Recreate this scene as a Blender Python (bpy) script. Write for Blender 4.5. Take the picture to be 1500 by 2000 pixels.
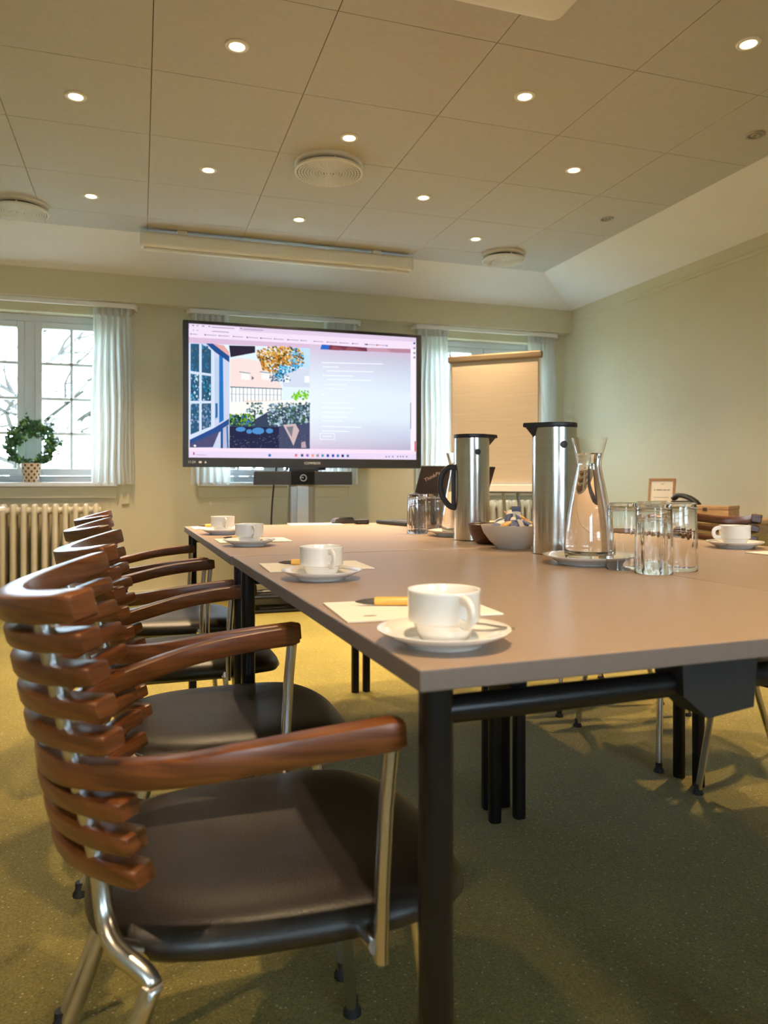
import bpy, bmesh, math, random
from mathutils import Vector, Matrix, noise
random.seed(7)
for o in list(bpy.data.objects): bpy.data.objects.remove(o)
scene = bpy.context.scene
COL = scene.collection
PI = math.pi

# ------------------------------------------------------------------ camera
ZC, FPX, HOR = 0.90, 1465.0, 942.0            # eye height, focal length in pixels, horizon row
YAW = math.radians(18.0)                      # camera looks 18 degrees to the right of the room's depth axis
SY, CY = math.sin(YAW), math.cos(YAW)
cd = bpy.data.cameras.new('camera'); cam = bpy.data.objects.new('camera', cd); COL.objects.link(cam)
cd.sensor_width = 36.0; cd.lens = FPX / 2000.0 * 36.0
cd.shift_y = -(1000.0 - HOR) / 2000.0
cam.location = (0, 0, ZC); cam.rotation_euler = (PI / 2, 0, -YAW)
cd.clip_start = 0.05; cd.clip_end = 200
cd.dof.use_dof = True; cd.dof.focus_distance = 1.75; cd.dof.aperture_fstop = 6.3
scene.camera = cam

# ------------------------------------------------------------------ world (overcast sky) and exposure
w = bpy.data.worlds.new('overcast_sky'); scene.world = w; w.use_nodes = True
bg = w.node_tree.nodes['Background']
bg.inputs['Color'].default_value = (0.68, 0.85, 1.0, 1); bg.inputs['Strength'].default_value = 17.0
vs = scene.view_settings
vs.view_transform = 'Standard'; vs.look = 'None'; vs.gamma = 1.0; vs.use_curve_mapping = False
vs.exposure = 0.64
scene.cycles.max_bounces = 20; scene.cycles.transmission_bounces = 20; scene.cycles.transparent_max_bounces = 16
LAMP_W = 106.0                                  # watts of each ceiling downlight
LAMP_COL = (1.0, 0.71, 0.40)

FZ = 0.04                                      # level of the carpet
# ------------------------------------------------------------------ pixel -> place
def atD(px, py, D):
    r = (px - 750.0) / FPX
    return Vector((D * (SY + r * CY), D * (CY - r * SY), ZC - (py - HOR) / FPX * D))
def atz(px, py, z):                            # the point of the level z that shows at this pixel
    return atD(px, py, FPX * (ZC - z) / (py - HOR))
def aty(px, py, Y):
    r = (px - 750.0) / FPX
    return atD(px, py, Y / (CY - r * SY))
def atx(px, py, X):
    r = (px - 750.0) / FPX
    return atD(px, py, X / (SY + r * CY))

# ------------------------------------------------------------------ materials
MATS = {}
def nt_new(name):
    m = bpy.data.materials.new(name); m.use_nodes = True
    nt = m.node_tree; b = nt.nodes['Principled BSDF']
    return m, nt, b
def S(b, **kw):
    for k, v in kw.items():
        k = k.replace('_', ' ')
        if k in b.inputs: b.inputs[k].default_value = v
def mat(name, col, rough=0.5, metal=0.0, var=0.06, scale=8.0, stretch=(1, 1, 1), bump=0.0, bscale=None, spec=0.5, coat=0.0, col2=None, detail=4.0):
    """a procedural surface: two tones mixed by noise, optional fine relief"""
    if name in MATS: return MATS[name]
    m, nt, b = nt_new(name); N, L = nt.nodes, nt.links
    S(b, Roughness=rough, Metallic=metal, Specular_IOR_Level=spec, Coat_Weight=coat, Coat_Roughness=0.15)
    tc = N.new('ShaderNodeTexCoord'); mp = N.new('ShaderNodeMapping'); mp.inputs['Scale'].default_value = stretch
    L.new(tc.outputs['Object'], mp.inputs['Vector'])
    nz = N.new('ShaderNodeTexNoise'); nz.inputs['Scale'].default_value = scale; nz.inputs['Detail'].default_value = detail
    L.new(mp.outputs['Vector'], nz.inputs['Vector'])
    rp = N.new('ShaderNodeValToRGB')
    c2 = col2 if col2 else tuple(max(0, c * (1 - var)) for c in col)
    c1 = col if col2 else tuple(min(1, c * (1 + var)) for c in col)
    rp.color_ramp.elements[0].color = (*c2, 1); rp.color_ramp.elements[1].color = (*c1, 1)
    rp.color_ramp.elements[0].position = 0.3; rp.color_ramp.elements[1].position = 0.7
    L.new(nz.outputs['Fac'], rp.inputs['Fac']); L.new(rp.outputs['Color'], b.inputs['Base Color'])
    if bump:
        bn = N.new('ShaderNodeTexNoise'); bn.inputs['Scale'].default_value = bscale or scale * 8; bn.inputs['Detail'].default_value = 3
        L.new(mp.outputs['Vector'], bn.inputs['Vector'])
        bp = N.new('ShaderNodeBump'); bp.inputs['Strength'].default_value = bump; bp.inputs['Distance'].default_value = 0.004
        L.new(bn.outputs['Fac'], bp.inputs['Height']); L.new(bp.outputs['Normal'], b.inputs['Normal'])
    MATS[name] = m
    return m

def carpet_mat():
    m, nt, b = nt_new('olive_speckled_carpet'); N, L = nt.nodes, nt.links
    S(b, Roughness=0.95, Specular_IOR_Level=0.1, Sheen_Weight=0.15)
    tc = N.new('ShaderNodeTexCoord')
    n1 = N.new('ShaderNodeTexNoise'); n1.inputs['Scale'].default_value = 2.2; n1.inputs['Detail'].default_value = 6
    n2 = N.new('ShaderNodeTexNoise'); n2.inputs['Scale'].default_value = 260; n2.inputs['Detail'].default_value = 3
    vo = N.new('ShaderNodeTexVoronoi'); vo.inputs['Scale'].default_value = 62; vo.inputs['Randomness'].default_value = 1
    for n in (n1, n2, vo): L.new(tc.outputs['Object'], n.inputs['Vector'])
    r1 = N.new('ShaderNodeValToRGB')
    r1.color_ramp.elements[0].color = (0.185, 0.153, 0.032, 1); r1.color_ramp.elements[1].color = (0.240, 0.196, 0.044, 1)
    r1.color_ramp.elements[0].position = 0.35; r1.color_ramp.elements[1].position = 0.68
    L.new(n1.outputs['Fac'], r1.inputs['Fac'])
    r2 = N.new('ShaderNodeValToRGB')
    r2.color_ramp.elements[0].color = (0.62, 0.62, 0.62, 1); r2.color_ramp.elements[1].color = (1.25, 1.25, 1.25, 1)
    r2.color_ramp.elements[0].position = 0.3; r2.color_ramp.elements[1].position = 0.7
    L.new(n2.outputs['Fac'], r2.inputs['Fac'])
    mul = N.new('ShaderNodeMixRGB'); mul.blend_type = 'MULTIPLY'; mul.inputs['Fac'].default_value = 1
    L.new(r1.outputs['Color'], mul.inputs['Color1']); L.new(r2.outputs['Color'], mul.inputs['Color2'])
    lt = N.new('ShaderNodeMath'); lt.operation = 'LESS_THAN'; lt.inputs[1].default_value = 0.13
    L.new(vo.outputs['Distance'], lt.inputs[0])
    mx = N.new('ShaderNodeMixRGB'); mx.inputs['Color2'].default_value = (0.42, 0.36, 0.17, 1)
    L.new(lt.outputs[0], mx.inputs['Fac']); L.new(mul.outputs['Color'], mx.inputs['Color1'])
    L.new(mx.outputs['Color'], b.inputs['Base Color'])
    bp = N.new('ShaderNodeBump'); bp.inputs['Strength'].default_value = 0.5; bp.inputs['Distance'].default_value = 0.004
    L.new(n2.outputs['Fac'], bp.inputs['Height']); L.new(bp.outputs['Normal'], b.inputs['Normal'])
    return m
def wood_mat(name, c1, c2, stretch, rough=0.36, coat=0.25):
    m, nt, b = nt_new(name); N, L = nt.nodes, nt.links
    S(b, Roughness=rough, Coat_Weight=coat, Coat_Roughness=0.3)
    tc = N.new('ShaderNodeTexCoord'); mp = N.new('ShaderNodeMapping'); mp.inputs['Scale'].default_value = stretch
    L.new(tc.outputs['Object'], mp.inputs['Vector'])
    nz = N.new('ShaderNodeTexNoise'); nz.inputs['Scale'].default_value = 1; nz.inputs['Detail'].default_value = 6; nz.inputs['Distortion'].default_value = 0.6
    L.new(mp.outputs['Vector'], nz.inputs['Vector'])
    rp = N.new('ShaderNodeValToRGB')
    rp.color_ramp.elements[0].color = (*c2, 1); rp.color_ramp.elements[1].color = (*c1, 1)
    rp.color_ramp.elements[0].position = 0.32; rp.color_ramp.elements[1].position = 0.66
    L.new(nz.outputs['Fac'], rp.inputs['Fac']); L.new(rp.outputs['Color'], b.inputs['Base Color'])
    bp = N.new('ShaderNodeBump'); bp.inputs['Strength'].default_value = 0.08; bp.inputs['Distance'].default_value = 0.002
    L.new(nz.outputs['Fac'], bp.inputs['Height']); L.new(bp.outputs['Normal'], b.inputs['Normal'])
    return m
def glass_mat(name, col=(1, 1, 1), rough=0.0, ior=1.45):
    m, nt, b = nt_new(name)
    S(b, Base_Color=(*col, 1), Roughness=rough, IOR=ior, Transmission_Weight=1.0)
    return m
def pane_mat():
    m, nt, b = nt_new('window_glass'); N, L = nt.nodes, nt.links
    tr = N.new('ShaderNodeBsdfTransparent'); gl = N.new('ShaderNodeBsdfGlossy'); gl.inputs['Roughness'].default_value = 0.02
    mx = N.new('ShaderNodeMixShader'); mx.inputs['Fac'].default_value = 0.05
    tr.inputs['Color'].default_value = (0.96, 0.98, 0.98, 1)
    L.new(tr.outputs[0], mx.inputs[1]); L.new(gl.outputs[0], mx.inputs[2])
    L.new(mx.outputs[0], N['Material Output'].inputs['Surface'])
    return m
def curtain_mat():
    m, nt, b = nt_new('white_sheer_cotton'); N, L = nt.nodes, nt.links
    df = N.new('ShaderNodeBsdfDiffuse'); df.inputs['Color'].default_value = (0.78, 0.78, 0.74, 1)
    tl = N.new('ShaderNodeBsdfTranslucent'); tl.inputs['Color'].default_value = (0.72, 0.74, 0.72, 1)
    wv = N.new('ShaderNodeTexNoise'); wv.inputs['Scale'].default_value = 300
    tc = N.new('ShaderNodeTexCoord'); L.new(tc.outputs['Object'], wv.inputs['Vector'])
    mr = N.new('ShaderNodeMapRange'); mr.inputs['To Min'].default_value = 0.32; mr.inputs['To Max'].default_value = 0.46
    L.new(wv.outputs['Fac'], mr.inputs['Value'])
    mx = N.new('ShaderNodeMixShader'); L.new(mr.outputs[0], mx.inputs['Fac'])
    L.new(df.outputs[0], mx.inputs[1]); L.new(tl.outputs[0], mx.inputs[2])
    L.new(mx.outputs[0], N['Material Output'].inputs['Surface'])
    return m
def emit_mat(name, col, strength):
    m, nt, b = nt_new(name); N, L = nt.nodes, nt.links
    e = N.new('ShaderNodeEmission'); e.inputs['Color'].default_value = (*col, 1); e.inputs['Strength'].default_value = strength
    L.new(e.outputs[0], N['Material Output'].inputs['Surface'])
    return m
def screen_mat():
    m, nt, b = nt_new('lit_screen_picture'); N, L = nt.nodes, nt.links
    a = N.new('ShaderNodeVertexColor'); a.layer_name = 'picture'
    e = N.new('ShaderNodeEmission'); e.inputs['Strength'].default_value = 0.64
    L.new(a.outputs['Color'], e.inputs['Color']); L.new(e.outputs[0], N['Material Output'].inputs['Surface'])
    return m

M = dict(
    carpet=carpet_mat(),
    wall=mat('pale_olive_wall_paint', (0.645, 0.59, 0.415), 0.7, var=0.03, scale=1.5, bump=0.08, bscale=180, spec=0.3),
    white_paint=mat('white_ceiling_paint', (0.80, 0.79, 0.77), 0.75, var=0.02, scale=3, bump=0.04, bscale=200, spec=0.3),
    panel=mat('white_ceiling_board', (0.54, 0.525, 0.52), 0.8, var=0.03, scale=40, bump=0.05, bscale=300, spec=0.25),
    gap=mat('dark_panel_joint', (0.22, 0.20, 0.18), 0.9),
    trimwhite=mat('white_gloss_trim', (0.68, 0.73, 0.78), 0.35, var=0.02, scale=5),
    lacquer=mat('white_lacquered_metal', (0.80, 0.79, 0.76), 0.4, var=0.02, scale=5),
    radiator=mat('cream_radiator_enamel', (0.66, 0.60, 0.47), 0.45, var=0.04, scale=6),
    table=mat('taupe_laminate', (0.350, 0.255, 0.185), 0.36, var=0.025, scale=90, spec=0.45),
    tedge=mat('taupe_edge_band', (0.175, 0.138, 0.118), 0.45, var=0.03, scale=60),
    black=mat('black_powder_coat', (0.006, 0.006, 0.007), 0.32, var=0.15, scale=60, spec=0.35),
    blackplastic=mat('matt_black_plastic', (0.014, 0.015, 0.017), 0.45, var=0.15, scale=80, bump=0.05),
    greyplastic=mat('dark_grey_plastic', (0.05, 0.05, 0.055), 0.5, var=0.1, scale=60),
    leather=mat('black_leather', (0.014, 0.011, 0.009), 0.38, var=0.2, scale=30, bump=0.12, bscale=420, spec=0.6),
    chrome=mat('satin_steel', (0.62, 0.61, 0.60), 0.26, 1.0, var=0.04, scale=30),
    steel=mat('brushed_steel', (0.60, 0.57, 0.53), 0.2, 1.0, var=0.05, scale=4, stretch=(1, 1, 90)),
    spoon=mat('polished_steel', (0.7, 0.69, 0.67), 0.12, 1.0, var=0.02),
    alu=mat('anodised_aluminium', (0.42, 0.41, 0.40), 0.4, 0.85, var=0.03, scale=6, stretch=(20, 1, 1)),
    wood=wood_mat('red_brown_teak', (0.170, 0.055, 0.013), (0.066, 0.019, 0.006), (14, 9, 150), 0.34, 0.12),
    lightwood=wood_mat('pale_oak', (0.45, 0.27, 0.12), (0.33, 0.18, 0.075), (30, 30, 200), 0.5, 0.0),
    boxwood=wood_mat('pale_pine_box', (0.50, 0.34, 0.18), (0.38, 0.24, 0.12), (12, 60, 60), 0.5, 0.0),
    redwood=wood_mat('dark_brown_bowl_wood', (0.12, 0.032, 0.012), (0.06, 0.017, 0.008), (40, 40, 120), 0.35, 0.3),
    china=mat('white_porcelain', (0.86, 0.84, 0.80), 0.12, var=0.01, scale=6, spec=0.55, coat=0.3),
    bowlchina=mat('cream_stoneware', (0.66, 0.60, 0.52), 0.25, var=0.03, scale=8),
    paper=mat('white_paper', (0.84, 0.81, 0.75), 0.8, var=0.015, scale=30, spec=0.2),
    flip=mat('cream_flipchart_paper', (0.53, 0.44, 0.335), 0.7, var=0.05, scale=3, stretch=(1.2, 1.2, 22), bump=0.08, bscale=6, spec=0.3),
    flipbar=mat('bronze_clamp_bar', (0.30, 0.225, 0.15), 0.4, 0.5, var=0.05),
    pen=mat('yellow_pen_barrel', (0.80, 0.45, 0.09), 0.35, var=0.03),
    pentip=mat('grey_pen_clip', (0.10, 0.09, 0.08), 0.3, 0.4, var=0.05),
    rubber=mat('black_rubber', (0.010, 0.010, 0.010), 0.7, var=0.1),
    cable=mat('black_cable_sheath', (0.012, 0.012, 0.013), 0.5, var=0.1),
    greycable=mat('grey_cable_sheath', (0.16, 0.17, 0.15), 0.5, var=0.1),
    leaf=mat('ivy_leaf_green', (0.045, 0.165, 0.055), 0.5, col2=(0.012, 0.060, 0.030), scale=30),
    leaf2=mat('young_ivy_green', (0.16, 0.34, 0.05), 0.5, col2=(0.09, 0.24, 0.05), scale=20),
    bark=mat('grey_bark', (0.050, 0.046, 0.042), 0.9, var=0.25, scale=12, bump=0.3),
    lawn=mat('winter_lawn', (0.16, 0.18, 0.10), 0.95, var=0.15, scale=3),
    glass=glass_mat('clear_drinking_glass'), water=glass_mat('clear_water', ior=1.33),
    pane=pane_mat(), curtain=curtain_mat(),
    bulb=emit_mat('warm_lamp_glow', (1.0, 0.80, 0.48), 9.0),
    off=mat('unlit_lamp_lens', (0.35, 0.34, 0.33), 0.15, 0.3),
    red=mat('red_sticker', (0.55, 0.02, 0.03), 0.4),
    silverprint=mat('silver_print', (0.62, 0.52, 0.44), 0.4, 0.3),
    whiteprint=mat('white_print', (0.62, 0.64, 0.68), 0.6),
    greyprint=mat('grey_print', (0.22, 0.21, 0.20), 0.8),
    sblue=mat('blue_sachet_paper', (0.05, 0.09, 0.25), 0.5), sorange=mat('orange_sachet_paper', (0.62, 0.26, 0.07), 0.5),
    swhite=mat('white_sachet_paper', (0.80, 0.77, 0.72), 0.5), slens=mat('camera_lens_black', (0.006, 0.006, 0.008), 0.08),
)
def pot_mat():
    m, nt, b = nt_new('cream_pot_with_brown_dots'); N, L = nt.nodes, nt.links
    S(b, Roughness=0.3)
    tc = N.new('ShaderNodeTexCoord'); sp = N.new('ShaderNodeSeparateXYZ'); L.new(tc.outputs['Object'], sp.inputs[0])
    at = N.new('ShaderNodeMath'); at.operation = 'ARCTAN2'; L.new(sp.outputs['Y'], at.inputs[0]); L.new(sp.outputs['X'], at.inputs[1])
    def wave(src, k):
        a = N.new('ShaderNodeMath'); a.operation = 'MULTIPLY'; a.inputs[1].default_value = k; L.new(src, a.inputs[0])
        s = N.new('ShaderNodeMath'); s.operation = 'SINE'; L.new(a.outputs[0], s.inputs[0]); return s.outputs[0]
    pr = N.new('ShaderNodeMath'); pr.operation = 'MULTIPLY'
    L.new(wave(at.outputs[0], 10), pr.inputs[0]); L.new(wave(sp.outputs['Z'], 150), pr.inputs[1])
    gt = N.new('ShaderNodeMath'); gt.operation = 'GREATER_THAN'; gt.inputs[1].default_value = 0.32; L.new(pr.outputs[0], gt.inputs[0])
    mx = N.new('ShaderNodeMixRGB'); mx.inputs['Color1'].default_value = (0.66, 0.56, 0.44, 1); mx.inputs['Color2'].default_value = (0.12, 0.055, 0.02, 1)
    L.new(gt.outputs[0], mx.inputs['Fac']); L.new(mx.outputs[0], b.inputs['Base Color'])
    return m
M['pot'] = pot_mat(); M['screen'] = screen_mat()

# ------------------------------------------------------------------ mesh helpers
def obj(name, bm, m, parent=None, loc=(0, 0, 0), rot=(0, 0, 0), smooth=None):
    """link a bmesh as one mesh object"""
    if isinstance(bm, bpy.types.Mesh): me = bm
    else:
        bmesh.ops.recalc_face_normals(bm, faces=bm.faces[:])
        me = bpy.data.meshes.new(name); bm.to_mesh(me); bm.free()
        if smooth is not None:
            for p in me.polygons: p.use_smooth = True
            try: me.set_sharp_from_angle(angle=math.radians(smooth))
            except Exception: pass
    if m is not None and not me.materials:
        for x in (m if isinstance(m, (list, tuple)) else [m]): me.materials.append(x)
    o = bpy.data.objects.new(name, me); COL.objects.link(o)
    o.location = loc; o.rotation_euler = rot
    if parent: o.parent = parent
    return o
def tag(o, label, cat, group=None, kind=None):
    o['label'] = label; o['category'] = cat
    if group: o['group'] = group
    if kind: o['kind'] = kind
    return o
def thing(name, label, cat, loc=(0, 0, 0), rz=0.0, group=None):
    o = bpy.data.objects.new(name, None); COL.objects.link(o); o.empty_display_size = 0.1
    o.location = loc; o.rotation_euler = (0, 0, rz)
    return tag(o, label, cat, group)
def struct(o): o['kind'] = 'structure'; return o
def copy_tree(o, parent=None):
    c = o.copy(); COL.objects.link(c); c.parent = parent
    for ch in list(o.children): copy_tree(ch, c)
    return c
def settle(t):
    """stand a thing whose parts were laid out from z 0 = datum on the carpet"""
    t.location.z += FZ
    for ch_ in t.children: ch_.location.z -= FZ
    return t
def NB(): return bmesh.new()
def box(bm, x0, y0, z0, x1, y1, z1, bev=0.0, seg=2, mi=0):
    vs_ = [bm.verts.new(p) for p in ((x0,y0,z0),(x1,y0,z0),(x1,y1,z0),(x0,y1,z0),(x0,y0,z1),(x1,y0,z1),(x1,y1,z1),(x0,y1,z1))]
    fs = [bm.faces.new([vs_[i] for i in q]) for q in ((0,3,2,1),(4,5,6,7),(0,1,5,4),(1,2,6,5),(2,3,7,6),(3,0,4,7))]
    for f in fs: f.material_index = mi
    if bev:
        es = list({e for f in fs for e in f.edges})
        bmesh.ops.bevel(bm, geom=es, offset=bev, segments=seg, profile=0.5, affect='EDGES')
    return bm
def lathe(bm, prof, seg=32, c=(0, 0, 0), close=False):
    """revolve (r,z) points about z"""
    rings = []
    for r, z in prof:
        if r < 1e-5: rings.append([bm.verts.new((c[0], c[1], c[2] + z))])
        else: rings.append([bm.verts.new((c[0] + r * math.cos(2*PI*k/seg), c[1] + r * math.sin(2*PI*k/seg), c[2] + z)) for k in range(seg)])
    prs = list(zip(rings, rings[1:]))
    if close: prs.append((rings[-1], rings[0]))
    for a, b in prs:
        for k in range(seg):
            k2 = (k + 1) % seg
            if len(a) == 1 and len(b) == 1: continue
            if len(a) == 1: bm.faces.new((a[0], b[k], b[k2]))
            elif len(b) == 1: bm.faces.new((a[k], b[0], a[k2]))
            else: bm.faces.new((a[k], b[k], b[k2], a[k2]))
    return bm
def catmull(pts, n=6):
    P = [Vector(p) for p in pts]
    if len(P) < 3: return P
    Q = [P[0] * 2 - P[1]] + P + [P[-1] * 2 - P[-2]]
    out = []
    for i in range(1, len(Q) - 2):
        for k in range(n):
            t = k / n; a, b, c, d = Q[i-1], Q[i], Q[i+1], Q[i+2]
            out.append(0.5 * ((2*b) + (c-a)*t + (2*a-5*b+4*c-d)*t*t + (3*b-a-3*c+d)*t*t*t))
    out.append(P[-1]); return out
def circ(r, n=10, ry=None):
    return [(r * math.cos(2*PI*k/n), (ry or r) * math.sin(2*PI*k/n)) for k in range(n)]
def rrect(w, h, b, n=2):
    """rounded rectangle section, w along the side axis, h along the up axis"""
    out = []
    for cx, cy, a0 in ((w/2-b, h/2-b, 0), (-w/2+b, h/2-b, PI/2), (-w/2+b, -h/2+b, PI), (w/2-b, -h/2+b, 1.5*PI)):
        for k in range(n + 1):
            a = a0 + PI/2 * k / n; out.append((cx + b*math.cos(a), cy + b*math.sin(a)))
    return out
def sweep(bm, path, sec, up=(0, 0, 1), scales=None, cap=True):
    path = [Vector(p) for p in path]; up = Vector(up); rings = []
    for i, p in enumerate(path):
        t = (path[min(i+1, len(path)-1)] - path[max(i-1, 0)]).normalized()
        u = up - t * up.dot(t)
        if u.length < 1e-3: u = Vector((1, 0, 0)) - t * t.x
        u.normalize(); s = t.cross(u)
        k = scales[i] if scales else 1.0
        rings.append([bm.verts.new(p + s * a * k + u * b * k) for a, b in sec])
    n = len(sec)
    for A, B in zip(rings, rings[1:]):
        for k in range(n): bm.faces.new((A[k], A[(k+1) % n], B[(k+1) % n], B[k]))
    if cap: bm.faces.new(rings[0][::-1]); bm.faces.new(rings[-1])
    return bm
def tube(bm, path, r, n=10, smooth_n=0, up=(0, 0, 1)):
    return sweep(bm, catmull(path, smooth_n) if smooth_n else path, circ(r, n), up)
def loft(bm, rings, cap=True):
    R = [[bm.verts.new(p) for p in r] for r in rings]; n = len(R[0])
    for A, B in zip(R, R[1:]):
        for k in range(n): bm.faces.new((A[k], A[(k+1) % n], B[(k+1) % n], B[k]))
    if cap: bm.faces.new(R[0][::-1]); bm.faces.new(R[-1])
    return bm
def prism(bm, poly, y0, y1):
    """extrude an (x,z) outline along y"""
    a = [bm.verts.new((x, y0, z)) for x, z in poly]; b = [bm.verts.new((x, y1, z)) for x, z in poly]; n = len(poly)
    bm.faces.new(a); bm.faces.new(b[::-1])
    for k in range(n): bm.faces.new((a[k], b[k], b[(k+1) % n], a[(k+1) % n]))
    return bm
def text_mesh(body, size, extrude=0.0004):
    cu = bpy.data.curves.new('lettering', 'FONT'); cu.body = body; cu.size = size; cu.extrude = extrude
    cu.align_x = 'CENTER'; cu.align_y = 'CENTER'
    t = bpy.data.objects.new('lettering_tmp', cu); COL.objects.link(t)
    bpy.context.view_layer.update()
    me = bpy.data.meshes.new_from_object(t.evaluated_get(bpy.context.evaluated_depsgraph_get()))
    bpy.data.objects.remove(t); me.materials.clear()
    return me

# ------------------------------------------------------------------ the room
XL, XR, YB, YF = -2.60, 3.44, 5.62, -2.40        # left, right, window wall, wall behind the camera
HC, HW = 2.53, 2.34                              # flat ceiling, top of walls
WIN = [(-0.73, 1), (0.97, 2), (2.70, 3)]         # window centres on the back wall
WW, WZ0, WZ1 = 1.10, 0.90, 2.07
def wall(name, axis, p, q, t0, t1, holes, z1=2.75):
    """wall along x (axis 0) or y (axis 1) from p to q, thickness t0..t1, with window holes (a,b,z0,z1)"""
    bm = NB(); cuts = sorted(holes)
    def seg(a, b, z0, z1_):
        if b - a < 1e-4 or z1_ - z0 < 1e-4: return
        if axis == 0: box(bm, a, t0, z0, b, t1, z1_)
        else: box(bm, t0, a, z0, t1, b, z1_)
    x = p
    for a, b, z0, zt in cuts:
        seg(x, a, 0, z1); seg(a, b, 0, z0); seg(a, b, zt, z1); x = b
    seg(x, q, 0, z1)
    return struct(obj(name, bm, M['wall']))
bm = NB(); box(bm, XL - .3, YF - .3, -0.1, XR + .3, YB + .3, FZ); floor = struct(obj('floor', bm, M['carpet']))
wall('wall_back', 0, XL - .3, XR + .3, YB, YB + .30, [(c - WW/2, c + WW/2, WZ0, WZ1) for c, i in WIN])
wall('wall_right', 1, YF, YB, XR, XR + .3, [])
wall('wall_left', 1, YF, YB, XL - .3, XL, [])
wall('wall_front', 0, XL - .3, XR + .3, YF - .3, YF, [(-1.5, -.3, .9, 2.07), (1.0, 2.2, .9, 2.07)])
bm = NB(); box(bm, XL, 5.50, 2.15, XR, YB, HW + .003); struct(obj('trim_1', bm, M['wall']))          # beam over the windows
bm = NB(); box(bm, XL, YB - .012, FZ, XR, YB, .13, .004); struct(obj('baseboard_back', bm, M['wall']))
bm = NB(); box(bm, XR - .012, YF, FZ, XR, YB - .013, .13, .004); struct(obj('baseboard_right', bm, M['wall']))
bm = NB(); box(bm, XR - .010, YF, 2.235, XR, 5.498, 2.26, .004); struct(obj('trim_2', bm, M['wall']))   # picture rail
# ceiling: slab above, a slanted cove all along the edge, boards with open joints
ceil = bpy.data.objects.new('ceiling', None); COL.objects.link(ceil); struct(ceil)
CX0, CX1, CY0, CY1 = XL + .45, 2.98, YF + .4, 5.15
bm = NB(); box(bm, CX0 - .05, CY0 - .05, HC + .012, CX1 + .05, CY1 + .05, HC + .06); obj('ceiling_slab', bm, M['gap'], ceil)
bm = NB()
o4 = [(XL, YF), (XR, YF), (XR, 5.50), (XL, 5.50)]; i4 = [(CX0, CY0), (CX1, CY0), (CX1, CY1), (CX0, CY1)]
for k in range(4):
    k2 = (k + 1) % 4
    a, b, c, d = (*o4[k], HW), (*o4[k2], HW), (*i4[k2], HC), (*i4[k], HC)
    lo = [bm.verts.new(p) for p in (a, b, c, d)]; hi = [bm.verts.new((p[0], p[1], p[2] + .05)) for p in (a, b, c, d)]
    bm.faces.new(lo); bm.faces.new(hi[::-1])
    for j in range(4): bm.faces.new((lo[j], hi[j], hi[(j+1) % 4], lo[(j+1) % 4]))
obj('slanted_cove', bm, M['white_paint'], ceil)
GX, GY, PW = 0.043, 3.10, 0.608                  # one joint crossing, board size
xs = [GX + PW * k for k in range(-5, 7)]; ys = [GY + PW * .96 * k for k in range(-10, 6)]
def clip(v, lo, hi): return max(lo, min(hi, v))
pcache = {}
for i in range(len(xs) - 1):
    for j in range(len(ys) - 1):
        x0, x1 = clip(xs[i], CX0, CX1), clip(xs[i+1], CX0, CX1); y0, y1 = clip(ys[j], CY0, CY1), clip(ys[j+1], CY0, CY1)
        if x1 - x0 < .03 or y1 - y0 < .03: continue
        key = (round(x1 - x0, 3), round(y1 - y0, 3))
        if key not in pcache:
            g = .0016; bm = NB(); box(bm, g, g, 0, x1 - x0 - g, y1 - y0 - g, .012)
            pcache[key] = obj('ceiling_panel', bm, M['panel'], ceil).data
            COL.objects.unlink(bpy.data.objects[-1]) if False else None
            o = [c for c in ceil.children if c.data == pcache[key]][0]
        else: o = obj('ceiling_panel', pcache[key], None, ceil)
        o.location = (x0, y0, HC)

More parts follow.
